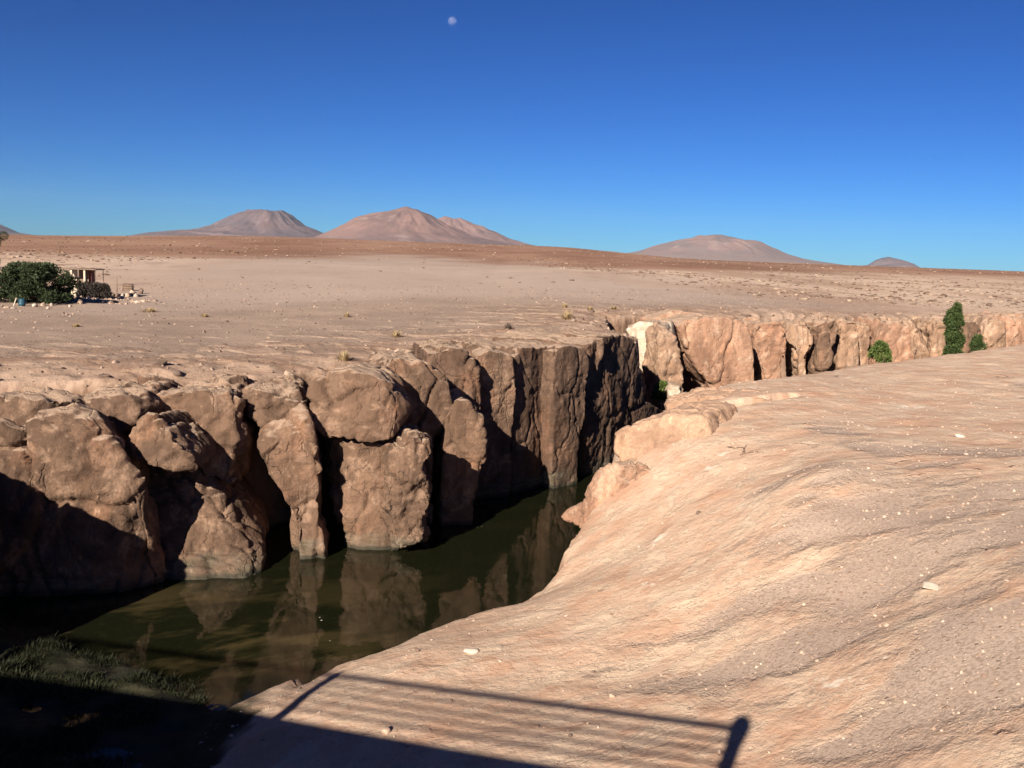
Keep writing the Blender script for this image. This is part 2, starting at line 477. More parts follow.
def plateau(x, y):
    D = np.hypot(x, y)
    z = -4.3 + 0.35 * sstep(35, 48, y) * sstep(-6, 4, x)
    z = z - 0.9 * sstep(45, 80, D) * sstep(-5, -30, x) + 0.6 * sstep(80, 140, D) * sstep(-5, -30, x)
    z = z + 3.5 * sstep(260, 900, D) + 1.35 * sstep(800, 1500, D) - 25 * sstep(1700, 6000, D) - 11.5 * 0
    az = np.arctan2(x, np.maximum(y, 1))
    z = z + 11.5 * sstep(420, 1500, D) * sstep(-0.50, -0.22, az) * sstep(0.20, 0.02, az) * (y > 0)
    P = np.stack([x, y, x * 0], 1)
    z = z + (0.9 * np.exp(-((D - 215) / 60.0) ** 2)) * sstep(80, 0, x) * sstep(-220, -60, x)
    z = z + 0.5 * fbm(P / 60.0, 3, 5) * sstep(60, 200, D) + 0.35 * fbm(P / 300.0, 3, 6) * sstep(300, 900, D)
    z = z + 0.10 * fbm(P / 7.0, 4, 7)
    return z

def terrain(x, y):
    P = np.stack([x, y, x * 0], 1)
    dist = np.hypot(x, y)
    active = dist < 260
    df = sdf_poly(x, y, FAR)
    dn = sdf_poly(x, y, NEARC)
    jig = np.where(active, 0.45 * fbm(P / 2.6, 4, 11), 0)
    jig2 = np.where(active, 0.45 * fbm(P / 1.5, 5, 12), 0)
    df = df + jig
    dn = dn + jig2
    zf = plateau(x, y)
    floor = -10.75 + 0.1 * fbm(P / 3.0, 3, 13)
    # rounded, broken rim of the far side
    rim = np.exp(-np.clip(df, 0, 40) / 1.3)
    brk = ridged(P * np.array([1 / 2.2, 1 / 2.2, 0]), 3, 21)
    zf = zf - 0.55 * rim + 0.22 * np.exp(-np.clip(df, 0, 60) / 5.0) * (brk - 0.5) * (df < 30)
    # low ledges of bare rock on the far plateau
    lg = fbm(P * np.array([1 / 3.0, 1 / 2.4, 0]), 5, 31)
    ledge = sstep(0.05, 0.14, lg) * np.exp(-np.clip(df, 0, 80) / 14.0)
    zf = zf + 0.09 * ledge
    sf = sstep(-0.05, 0.55, df)
    # near bank
    q = np.clip(dist, 0, 80)
    zn = np.where(dist < 150, near_z(np.clip(x, -60, 120), np.clip(y, -60, 120)), -3.9)
    zn = np.where(dist > 110, np.clip(zn, -5, -3), zn)
    ca, sa = math.cos(R(24)), math.sin(R(24))
    u = x * ca + y * sa              # along the flow
    v = -x * sa + y * ca             # across it
    wp = fbm(P / 9.0, 2, 40)
    B = np.stack([u / 11.0, v / 3.1 + 0.8 * wp, x * 0], 1)
    t = fbm(B, 4, 41)
    lev = t * 3.0
    terr = (np.floor(lev) + sstep(0.72, 1.0, lev - np.floor(lev))) / 3.0
    amp = sstep(0.0, 2.0, dn) * np.where(dist < 110, 1, 0)
    rockn = fbm(np.stack([u / 12.0, v / 5.0, x * 0], 1), 4, 43)
    edge = np.exp(-np.clip(dn, 0, 60) / 5.0)
    gx = at(950, 640, -5.6)
    grav = sstep(-0.1, 0.6, rockn * 0.5 + 0.75 * fbm(P / np.array([4.0, 2.2, 1]), 4, 49) - 0.02 + 0.6 * np.exp(-((x - 8.5) ** 2 + (y - 14.5) ** 2) / 45.0) - 0.75 * edge
                 + 0.30 * np.exp(-((x - 9.5) ** 2 / 30 + (y - 24) ** 2 / 18.0)))
    rockm = 1 - grav
    zn = zn + amp * rockm * (0.015 * terr + 0.04 * fbm(B * np.array([3.0, 2.4, 1]), 4, 44)) + 0.14 * 0.7 * fbm(P / 3.2, 3, 45) * amp + 0.03 * rockm * fbm(P / 0.6, 3, 46) * (dist < 70)
    zn = zn + 0.012 * grav * fbm(P / 0.22, 2, 47) * (dist < 40)
    # the crack under the upper ledge and the hump behind it
    c0, c1 = at(690, 416, -5.3)[:2], at(772, 403, -5.0)[:2]
    e = c1 - c0; L = np.hypot(*e); e = e / L
    tt = np.clip((x - c0[0]) * e[0] + (y - c0[1]) * e[1], 0, L)
    dc = (x - c0[0] - tt * e[0]) * -e[1] + (y - c0[1] - tt * e[1]) * e[0] + 0.25 * fbm(P / 1.1, 3, 48)
    dl = np.hypot(x - c0[0] - tt * e[0], y - c0[1] - tt * e[1])
    zn = zn + 0.16 * sstep(-0.05, 0.25, dc) * np.exp(-np.clip(dl, 0, 99) / 2.2) - 0.5 * np.exp(-((dc) / 0.16) ** 2) * (dl < 1.2)
    hp = at(826, 470, -5.0)
    zn = zn + 0.40 * np.exp(-(((x - hp[0]) * 0.8 + (y - hp[1]) * 0.3) ** 2 / 1.6 + (-(x - hp[0]) * 0.3 + (y - hp[1]) * 0.8) ** 2 / 1.0))
    zn = zn - 0.35 * np.exp(-np.clip(dn, 0, 40) / 0.7) * (zn > -9.3)
    sn = sstep(-0.35, 0.45, dn)
    # marshy corner under the bridge
    MP = [tuple(at(-60, 618, -10)[:2]), tuple(at(20, 626, -10)[:2]), tuple(at(70, 640, -10)[:2]), tuple(at(120, 652, -10)[:2]), tuple(at(200, 664, -10)[:2]),
          tuple(at(236, 688, -10)[:2]), (-4.6, 18.5), (-5, 5), (-8, -20), (-16, -20), (-17, 8), (-17, 20)]
    dm = sdf_poly(x, y, MP) + 0.5 * fbm(P / 1.2, 4, 51)
    fl = floor + (0.86 + 0.30 * fbm(P / 1.3, 3, 52)) * sstep(-0.5, 0.9, dm)
    z = fl.copy()
    z = np.where(df > -0.05, fl + (zf - fl) * sf, z)
    z = np.where(dn > -0.35, np.maximum(z, fl + (zn - fl) * sn), z)
    isn = (dn > -0.35) & (df < 0)
    rf = np.clip(np.exp(-np.clip(df, 0, 80) / 6.0) * 1.2 + 0.35 * ledge + 0.6 * sstep(10, 25, x) * np.exp(-np.clip(df, 0, 80) / 30.0), 0, 1)
    rk = np.where(isn, rockm, rf)
    return z, rk, isn.astype(float), sstep(-0.2, 0.6, dm) * (z < -9.4), ((df > -0.05) & (sf < 0.96)) | ((dn > -0.35) & (sn < 0.9) & (df < 0))

def axis(a, b, step, lo, hi, grow):
    c = np.arange(a, b, step)
    up, s = [c[-1]], step
    while up[-1] < hi:
        s *= grow
        up.append(up[-1] + s)
    dn, s = [c[0]], step
    while dn[-1] > lo:
        s *= grow
        dn.append(dn[-1] - s)
    return np.array(dn[:0:-1] + list(c) + up[1:])

xs = axis(-18, 32, 0.115, -30000, 30000, 1.06)
ys = axis(12, 70, 0.12, -400, 30000, 1.045)
X, Y = np.meshgrid(xs, ys)
sh = X.shape
X, Y = X.ravel(), Y.ravel()
Z, RK, NR, MS, FC = terrain(X, Y)
nx = sh[1]
ii = (np.arange(sh[0] - 1)[:, None] * nx + np.arange(nx - 1)[None]).ravel()
g = mesh_obj('ground', np.stack([X, Y, Z], 1), np.stack([ii, ii + 1, ii + 1 + nx, ii + nx], 1), M_ground)
tag(g, 'sunlit desert bedrock and gravel plain cut by the river gorge', 'ground', kind='structure')
D = np.hypot(X, Y)
attr(g, 'rock', RK)
attr(g, 'near', NR)
attr(g, 'marsh', MS)
attr(g, 'face', FC)
attr(g, 'red', np.clip(0.4 * sstep(75, 130, D) + (0.6 - 0.22 * sstep(0, 0.5, X / (D + 1))) * sstep(190, 420, D - X * 0.9 * (X > 0) + 40 * fbm(np.stack([X / 120, Y / 200, X * 0], 1), 4, 61)), 0, 1) * (1 - NR))
MD = [tuple(at(a, b, -4.4)[:2]) for a, b in ((60, 302), (300, 297), (500, 301), (700, 308), (850, 313), (835, 309), (760, 299), (640, 282), (560, 270), (480, 262), (400, 257.5), (300, 257), (200, 260), (90, 268))]
mound = sstep(-16, 18, sdf_poly(X, Y, MD) / (0.4 + D / 200) + 16 * fbm(np.stack([X / 25, Y / 70, X * 0], 1), 4, 63)) * (1 - NR)
attr(g, 'mound', mound)

def ground_z(x, y):
    """height of the ground mesh (nearest grid samples, bilinear)"""
    i = int(np.clip(np.searchsorted(xs, x) - 1, 0, len(xs) - 2))
    j = int(np.clip(np.searchsorted(ys, y) - 1, 0, len(ys) - 2))
    Zg = Z.reshape(sh)
    tx = (x - xs[i]) / (xs[i + 1] - xs[i]); ty = (y - ys[j]) / (ys[j + 1] - ys[j])
    return float((Zg[j, i] * (1 - tx) + Zg[j, i + 1] * tx) * (1 - ty) + (Zg[j + 1, i] * (1 - tx) + Zg[j + 1, i + 1] * tx) * ty)

def hit(px, py, zg=-6):
    """where the sight line through a pixel meets the ground"""
    d = ray(px, py)
    d = d / d[1]
    y = 12.0
    while y < 3000:
        p = d * y
        if ground_z(p[0], p[1]) >= p[2]: return p
        y *= 1.003
    return d * 3000

# river
wx = np.linspace(-70, 80, 120); wy = np.linspace(-60, 120, 140)
WX, WY = np.meshgrid(wx, wy)
ii = (np.arange(139)[:, None] * 120 + np.arange(119)[None]).ravel()
wat = mesh_obj('river', np.stack([WX.ravel(), WY.ravel(), np.full(WX.size, WL)], 1), np.stack([ii, ii + 1, ii + 121, ii + 120], 1), M_water)
tag(wat, 'dark green river lying still at the bottom of the gorge', 'water', kind='structure')
q = at(120, 650, -10)
attr(wat, 'shallow', np.clip(0.03 + 0.75 * np.exp(-((WX.ravel() - q[0]) ** 2 / 40 + (WY.ravel() - q[1]) ** 2 / 22)), 0, 1))

# ------------------------------------------------------------------ volcanoes
def volcano_mat(name, base, red, pale, low):
    n = NT(name)
    v = n.mapv(n.pos, (1, 1, 0.35))
    c = n.mix(n.ramp(n.noise(0.0012, 7, 0.6, v=v), (0.4, 0.6)), base, red)
    c = n.mix(n.ramp(n.noise(0.003, 6, 0.65, v=v), (0.56, 0.68, 0, 0.7)), c, pale)
    h = n.z()
    c = n.mix(n.ramp(h, (220, 20, 0, 0.8)), c, low)
    n.color(c)
    return n.m

def silhouette(pts, dist):
    out = []
    for px, py in pts:
        p = atY(px, py, dist)
        out.append((p[0], p[2]))
    out = np.array(out)
    return out

def volcano(name, label, pts, dist, mat, seed, apex, gully=1.0):
    S = silhouette(pts, dist)
    S[:, 1] = np.maximum(S[:, 1], -20)
    x0 = atY(apex, 230, dist)[0]
    xl, xr = S[0, 0], S[-1, 0]
    W = max(x0 - xl, xr - x0)
    n = 220
    gx = np.linspace(xl - 400, xr + 400, n); gy = np.linspace(-W * 1.0, W * 1.0, n)
    GX, GY = np.meshgrid(gx, gy)
    GX, GY = GX.ravel(), GY.ravel()
    rx = GX - x0
    r = np.hypot(rx, GY)
    th = np.arctan2(GY, rx)
    wr = 0.5 + 0.5 * np.cos(th)
    def prof(x): return np.interp(x, S[:, 0], S[:, 1], left=-60, right=-60)
    h = wr * prof(x0 + r) + (1 - wr) * prof(x0 - r)
    amp = np.clip(h, 0, None)
    th = th + 0.35 * fbm(np.stack([GX, GY, GX * 0], 1) / (W * 0.5), 3, seed + 3)
    P = np.stack([np.cos(th) * 3.2, np.sin(th) * 3.2, r / (W * 0.45)], 1)
    h = h - gully * 0.10 * amp * (ridged(P, 4, seed) - 0.55) * sstep(0, W * 0.25, r) + amp * 0.07 * fbm(np.stack([GX, GY, GX * 0], 1) / (W * 0.12), 4, seed + 9)
    h = np.where(h < 0, h - 40, h)
    ii = (np.arange(n - 1)[:, None] * n + np.arange(n - 1)[None]).ravel()
    o = mesh_obj(name, np.stack([GX, GY + dist, h], 1), np.stack([ii, ii + 1, ii + 1 + n, ii + n], 1), mat)
    return tag(o, label, 'mountain', 'volcanoes along the horizon', kind='structure')

MV1 = volcano_mat('volcano_grey_red', (0.12, 0.088, 0.088), (0.17, 0.11, 0.10), (0.22, 0.16, 0.14), (0.16, 0.12, 0.11))
MV2 = volcano_mat('volcano_red', (0.17, 0.105, 0.09), (0.225, 0.135, 0.11), (0.28, 0.20, 0.17), (0.13, 0.105, 0.10))
MV3 = volcano_mat('volcano_pale', (0.19, 0.14, 0.125), (0.25, 0.16, 0.135), (0.30, 0.22, 0.19), (0.25, 0.18, 0.15))
volcano('volcano', 'flat topped grey volcano left of the tallest cone', [(120, 240), (155, 233), (200, 230), (215, 226), (235, 217), (248, 212), (262, 210), (272, 212), (283, 211), (293, 217), (305, 227), (325, 235), (350, 244)], 21000, MV1, 101, 268, 1.4)
volcano('volcano', 'tallest reddish cone in the middle of the skyline left half', [(290, 246), (315, 238), (335, 229), (355, 220), (375, 215), (390, 212), (405, 206), (418, 210), (432, 217), (446, 226), (470, 236), (500, 243), (540, 250), (580, 256)], 17000, MV2, 102, 405, 1.2)
volcano('volcano', 'lower ragged red ridge just right of the tallest cone', [(410, 240), (430, 226), (444, 217), (452, 221), (462, 219), (475, 225), (490, 231), (510, 240), (535, 246), (590, 256)], 23000, MV2, 103, 450, 1.6)
volcano('volcano', 'broad low pinkish volcano right of centre', [(600, 258), (640, 251), (655, 246), (680, 240), (700, 236), (718, 234.5), (738, 239), (760, 243), (785, 254), (800, 259), (840, 265), (880, 270)], 22000, MV3, 104, 718, 1.0)
volcano('volcano', 'small distant peak farthest right on the skyline', [(850, 272), (866, 267), (877, 260), (888, 257), (900, 260), (912, 264), (920, 269), (940, 276)], 27000, MV1, 105, 886, 1.3)
volcano('volcano', 'mountain slope just showing at the left end of the skyline', [(-140, 230), (-60, 205), (-30, 214), (0, 227), (12, 233), (40, 240)], 24000, MV1, 106, -50, 1.0)

# ------------------------------------------------------------------ rock blocks
def norms(me):
    n = np.zeros(len(me.vertices) * 3, np.float32)
    me.vertex_normals.foreach_get('vector', n)
    return n.reshape(-1, 3)

def sculpt(o, seed, big=0.25, med=0.10, fine=0.03, flute=0.0, facet=0.0, size=2.2, crack=0.10, chop=6):
    me = o.data
    V = np.zeros(len(me.vertices) * 3, np.float32)
    me.vertices.foreach_get('co', V)
    V = V.reshape(-1, 3).astype(float)
    N = norms(me).astype(float)
    rs_ = np.random.RandomState(seed)
    Cn = V.mean(0)
    for _ in range(chop):          # flat fracture faces
        q = rs_.normal(size=3) * np.array([1, 1, 0.8]) + np.array([0, -0.5, 0.1])
        q[2] = max(q[2], -0.15)
        q /= np.linalg.norm(q)
        t = (V - Cn) @ q
        c = np.percentile(t, rs_.uniform(91, 98.5))
        V = V - np.outer(np.clip(t - c, 0, None), q) * 0.8
    d = 0.7 * big * fbm(V / size, 3, seed) + 0.035 * ridged(V / 0.55, 3, seed + 3) + med * 0.55 * (ridged(V / (size * 0.5), 3, seed + 5) - 0.6) + fine * fbm(V / 0.22, 3, seed + 7)
    if flute:
        Q = V * np.array([1, 1, 0.10]) / 1.1
        d = d + flute * 0.6 * (ridged(Q, 2, seed + 11) - 0.6)
    if facet:
        Wp = V + 0.35 * np.stack([fbm(V / 1.5, 2, seed + 20), fbm(V / 1.5, 2, seed + 21), fbm(V / 1.5, 2, seed + 22)], 1)
        f1, ed, cid = worley(Wp * np.array([1, 1, 0.7]) / size, seed + 13)
        d = d + facet * (((cid >> 5) & 255) / 255.0 - 0.5) * sstep(0, 0.12, ed) - facet * 0.55 * sstep(0.07, 0.0, ed)
    if crack:
        Wp = V * np.array([1, 1, 0.6]) + 0.5 * np.stack([fbm(V / 1.2, 3, seed + 30), fbm(V / 1.2, 3, seed + 31), fbm(V / 1.2, 3, seed + 32)], 1)
        f1, ed, cid = worley(Wp / 1.9, seed + 33)
        d = d - crack * sstep(0.075, 0.0, ed)
    V = V + N * d[:, None]
    me.vertices.foreach_set('co', V.astype(np.float32).ravel())
    me.update()

def bake(o, *mods):
    for k, kw in mods:
        m = o.modifiers.new(k, k)
        for a, v in kw.items():
            setattr(m, a, v)
    dg = bpy.context.evaluated_depsgraph_get()
    me = bpy.data.meshes.new_from_object(o.evaluated_get(dg))
    o.modifiers.clear()
    old = o.data
    o.data = me
    bpy.data.meshes.remove(old)
    return o

def block(name, label, poly, dist, mat, yaw=0.0, lean=6.0, thick=3.5, voxel=0.085, smooth=3, seed=1, group=None, taper=1.0, **sc):
    """a rock body: front outline, on an upright plane through the point (mean px, mean py) at the given distance, carried back `thick` metres"""
    pts = np.array(poly, float)
    c = atY(pts[:, 0].mean(), pts[:, 1].mean(), dist)
    ya = R(yaw); le = R(lean)
    n = np.array([math.sin(ya) * math.cos(le), -math.cos(ya) * math.cos(le), math.sin(le)])   # outward, towards the gorge
    P = []
    for px, py in pts:
        d = ray(px, py)
        P.append(d * (np.dot(c, n) / np.dot(d, n)))
    P = np.array(P)
    h = np.array([n[0], n[1], 0]); h = h / np.linalg.norm(h)
    B = P - h * thick
    B = B.mean(0) + (B - B.mean(0)) * taper
    k = len(P)
    bm_v = [tuple(p) for p in P] + [tuple(p) for p in B]
    # outline pixels are listed clockwise in the picture
    faces = [list(range(k))[::-1], [k + i for i in range(k)]]
    for i in range(k):
        j = (i + 1) % k
        faces.append([i, j, k + j, k + i])
    me = bpy.data.meshes.new(name)
    me.from_pydata(bm_v, [], faces)
    me.update()
    o = bpy.data.objects.new(name, me)
    COL.objects.link(o)
    bake(o, ('REMESH', dict(mode='VOXEL', voxel_size=voxel)), ('SMOOTH', dict(factor=0.5, iterations=smooth)))
    sculpt(o, seed, **sc)
    o.data.materials.clear()
    o.data.materials.append(mat)
    o.data.polygons.foreach_set('use_smooth', np.ones(len(o.data.polygons), bool))
    return tag(o, label, 'rock', group)

GW = 'rock masses of the far gorge wall'
# --- left part of the far wall
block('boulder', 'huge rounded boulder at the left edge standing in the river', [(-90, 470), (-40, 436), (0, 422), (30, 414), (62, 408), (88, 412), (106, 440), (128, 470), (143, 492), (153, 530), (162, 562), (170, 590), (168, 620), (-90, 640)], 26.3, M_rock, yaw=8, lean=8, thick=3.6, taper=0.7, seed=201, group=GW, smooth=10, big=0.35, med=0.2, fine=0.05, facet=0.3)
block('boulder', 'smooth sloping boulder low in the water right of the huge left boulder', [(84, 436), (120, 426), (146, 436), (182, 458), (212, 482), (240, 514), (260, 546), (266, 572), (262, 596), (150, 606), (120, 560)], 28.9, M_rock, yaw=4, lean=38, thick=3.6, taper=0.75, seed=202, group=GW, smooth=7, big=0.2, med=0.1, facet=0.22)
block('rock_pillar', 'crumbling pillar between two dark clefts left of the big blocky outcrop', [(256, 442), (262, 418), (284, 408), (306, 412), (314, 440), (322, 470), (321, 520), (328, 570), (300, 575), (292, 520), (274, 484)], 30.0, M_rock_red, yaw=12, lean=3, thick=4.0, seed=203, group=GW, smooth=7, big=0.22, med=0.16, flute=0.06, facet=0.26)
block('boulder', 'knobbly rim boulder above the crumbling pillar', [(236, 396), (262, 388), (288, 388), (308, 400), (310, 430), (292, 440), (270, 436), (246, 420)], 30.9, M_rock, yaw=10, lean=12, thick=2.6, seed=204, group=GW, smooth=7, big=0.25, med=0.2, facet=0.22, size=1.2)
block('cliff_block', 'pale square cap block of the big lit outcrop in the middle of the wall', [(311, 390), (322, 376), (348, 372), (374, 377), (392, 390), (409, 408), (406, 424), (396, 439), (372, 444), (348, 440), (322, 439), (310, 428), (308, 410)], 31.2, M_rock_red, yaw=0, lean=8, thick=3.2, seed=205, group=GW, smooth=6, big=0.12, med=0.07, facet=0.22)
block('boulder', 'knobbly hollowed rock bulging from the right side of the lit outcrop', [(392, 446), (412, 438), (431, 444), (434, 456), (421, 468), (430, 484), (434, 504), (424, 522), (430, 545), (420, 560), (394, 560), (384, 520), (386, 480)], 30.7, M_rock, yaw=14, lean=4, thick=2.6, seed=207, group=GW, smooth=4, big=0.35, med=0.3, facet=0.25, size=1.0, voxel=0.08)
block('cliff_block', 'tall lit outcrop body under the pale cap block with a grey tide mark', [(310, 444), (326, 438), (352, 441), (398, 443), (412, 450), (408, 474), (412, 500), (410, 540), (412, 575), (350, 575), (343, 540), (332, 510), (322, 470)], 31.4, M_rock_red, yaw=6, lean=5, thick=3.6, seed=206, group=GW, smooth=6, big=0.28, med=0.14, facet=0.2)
# --- broken rim rocks on the left
block('boulder', 'dark broken rim rock above the huge left boulder', [(60, 405), (90, 396), (140, 394), (150, 412), (120, 440), (96, 440)], 28.9, M_rock_dark, yaw=0, lean=12, thick=2.6, seed=210, group=GW, smooth=6, big=0.25, med=0.2, facet=0.15, size=1.1)
block('boulder', 'reddish rim rock hanging over the sloping boulder', [(140, 396), (186, 392), (226, 392), (240, 404), (240, 450), (232, 492), (205, 478), (180, 468), (150, 438), (138, 420)], 29.9, M_rock_red, yaw=4, lean=14, thick=3.0, seed=211, group=GW, smooth=6, big=0.3, med=0.22, facet=0.25, size=1.3)
block('boulder', 'small pointed rock leaning against the rim above the sloping boulder', [(116, 452), (138, 420), (152, 413), (166, 430), (188, 458), (192, 476), (168, 474), (146, 464)], 27.6, M_rock, yaw=-4, lean=18, thick=2.6, chop=2, taper=0.8, seed=212, group=GW, smooth=6, big=0.12, med=0.1, facet=0.1, size=1.0)
block('boulder', 'low rounded rim rock at the left picture edge', [(-60, 416), (-20, 400), (20, 398), (62, 402), (66, 440), (-60, 450)], 27.6, M_rock, yaw=0, lean=16, thick=3, seed=213, group=GW, smooth=8, big=0.3, med=0.2, facet=0.15, size=1.4)
def to_px(P):
    P = np.array(P, float)
    f = P @ FWD
    return (512 + F * (P @ RT) / f, 384 - F * (P @ UP) / f)
block('boulder', 'big rock mass just outside the left picture edge that shades the huge left boulder', [to_px(v) for v in ((-21, 19.8, -4.0), (-16.6, 19.8, -3.9), (-14.9, 19.8, -4.7), (-13.0, 19.8, -5.9), (-12.25, 19.8, -6.5), (-12.1, 19.8, -11), (-21, 19.8, -11))], 19.8, M_rock, yaw=0, lean=2, thick=2.2, seed=214, group=GW, smooth=6, voxel=0.14, big=0.3, med=0.2, facet=0.3)
EX = [('low dark rim block between the left rim rocks', (30, 400, 78, 440), 29.6, M_rock_dark), ('rim block with a hollow under it, left of the reddish rim rock', (112, 392, 150, 436), 30.4, M_rock),
      ('cracked upper block above the pointed leaning rock', (150, 390, 196, 448), 31.2, M_rock_red), ('upper wall block left of the dark cleft beside the pillar', (196, 388, 242, 470), 31.4, M_rock),
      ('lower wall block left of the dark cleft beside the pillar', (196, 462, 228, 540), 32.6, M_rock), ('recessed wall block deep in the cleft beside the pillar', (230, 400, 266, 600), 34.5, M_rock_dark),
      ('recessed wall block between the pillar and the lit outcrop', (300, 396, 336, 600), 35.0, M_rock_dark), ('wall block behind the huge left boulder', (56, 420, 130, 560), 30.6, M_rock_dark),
      ('wall block behind the sloping boulder', (120, 440, 200, 560), 30.8, M_rock), ('wall block behind the boulder at the picture edge', (-40, 410, 60, 560), 30.0, M_rock)]
rs = np.random.RandomState(15)
for i, (lb, (x0, y0, x1, y1), dd, mt) in enumerate(EX):
    j = lambda a: rs.uniform(-a, a)
    w_ = x1 - x0
    poly = [(x0 + w_ * .05 + j(2), y0 + 8 + j(5)), (x0 + w_ * .3 + j(4), y0 + j(4)), (x0 + w_ * .7 + j(4), y0 + j(4)), (x1 + j(2), y0 + 10 + j(6)), (x1 + 2 + j(4), (y0 + y1) / 2 + j(8)), (x1 + j(4), y1), (x0 + j(4), y1), (x0 - 2 + j(4), (y0 + y1) / 2 + j(8))]
    block('cliff_block', lb, poly, dd, mt, yaw=j(22), lean=8 + j(6), thick=3.6, seed=270 + i, group=GW, smooth=4, big=0.3, med=0.2, facet=0.4, size=1.4, flute=0.05)
# --- middle of the far wall, stepping back
block('cliff_block', 'brown slab behind the pale cap block', [(376, 372), (392, 362), (424, 362), (448, 382), (452, 410), (446, 428), (432, 440), (432, 600), (380, 600)], 34.5, M_rock, yaw=16, lean=4, thick=3.5, seed=220, chop=3, group=GW, smooth=5, big=0.16, med=0.07, flute=0.03, facet=0.26)
block('cliff_block', 'wedge shaped block leaning on the wall right of the lit outcrop', [(444, 436), (450, 404), (466, 400), (484, 420), (486, 452), (476, 500), (470, 560), (436, 560)], 34.6, M_rock_red, yaw=10, lean=3, thick=3.0, seed=221, chop=3, group=GW, smooth=5, big=0.12, med=0.06, facet=0.18)
block('rock_pillar', 'dark brown slab with a rounded head behind the wedge shaped block', [(426, 352), (446, 348), (466, 352), (478, 366), (480, 430), (476, 540), (430, 540)], 37.4, M_rock_dark, yaw=14, lean=2, thick=3.5, seed=222, chop=0, group=GW, smooth=5, big=0.14, med=0.06, flute=0.05, facet=0.2)
block('rock_pillar', 'smooth pinkish pillar left of the two dark columns', [(474, 358), (490, 350), (512, 354), (518, 380), (514, 440), (512, 540), (472, 540)], 38.8, M_rock, yaw=22, lean=2, thick=3.5, seed=223, chop=0, group=GW, smooth=5, big=0.14, med=0.06, flute=0.06, facet=0.18)
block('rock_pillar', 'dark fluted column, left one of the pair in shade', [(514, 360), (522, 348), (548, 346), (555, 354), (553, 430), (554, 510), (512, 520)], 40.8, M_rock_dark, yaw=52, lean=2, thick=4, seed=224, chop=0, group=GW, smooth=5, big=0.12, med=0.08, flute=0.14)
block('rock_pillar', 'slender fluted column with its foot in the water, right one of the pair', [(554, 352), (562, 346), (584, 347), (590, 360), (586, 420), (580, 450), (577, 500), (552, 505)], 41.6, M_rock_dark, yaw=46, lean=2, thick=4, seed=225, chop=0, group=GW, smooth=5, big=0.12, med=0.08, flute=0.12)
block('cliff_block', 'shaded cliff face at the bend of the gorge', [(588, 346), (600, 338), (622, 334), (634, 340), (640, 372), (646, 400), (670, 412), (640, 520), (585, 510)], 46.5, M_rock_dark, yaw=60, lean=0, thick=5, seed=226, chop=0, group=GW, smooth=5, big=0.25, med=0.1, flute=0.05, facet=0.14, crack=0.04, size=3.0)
block('boulder', 'small rim block perched above the slender fluted column', [(586, 350), (592, 340), (604, 339), (606, 352), (598, 372), (588, 366)], 43.4, M_rock, yaw=10, lean=5, thick=1.5, seed=227, chop=0, group=GW, smooth=4, big=0.06, med=0.05, voxel=0.09)
# --- the re-entrant behind the bend
block('cliff_block', 'bright cream wall facing the sun behind the bend', [(624, 328), (640, 322), (662, 324), (664, 350), (662, 380), (656, 410), (636, 396), (632, 360)], 60.0, M_rock_pale, yaw=-22, lean=4, thick=3.5, seed=230, chop=0, group=GW, smooth=4, big=0.25, med=0.1, voxel=0.13, facet=0.2)
block('rock_pillar', 'jagged brown fin left of the dark cleft', [(657, 334), (666, 325), (675, 333), (680, 352), (683, 376), (686, 400), (658, 420), (655, 372)], 57.0, M_far, yaw=10, lean=2, thick=2.4, seed=231, group=GW, smooth=4, big=0.25, med=0.2, facet=0.2, voxel=0.12, size=1.2)
block('cliff_block', 'broad smooth lit wall right of the dark cleft', [(676, 326), (704, 318), (742, 320), (750, 330), (754, 350), (757, 400), (716, 402), (711, 384), (699, 370), (686, 346)], 63.2, M_far_red, yaw=12, lean=3, thick=7, seed=232, group=GW, smooth=3, big=0.2, med=0.08, voxel=0.13, facet=0.35, chop=0, crack=0.05, size=2.6)
block('boulder', 'small pale boulder wedged at the foot of the dark cleft', [(668, 392), (674, 386), (683, 388), (685, 404), (672, 410)], 52.5, M_rock_pale, yaw=0, lean=10, thick=2, seed=233, group=GW, smooth=5, big=0.06, med=0.04, voxel=0.09)
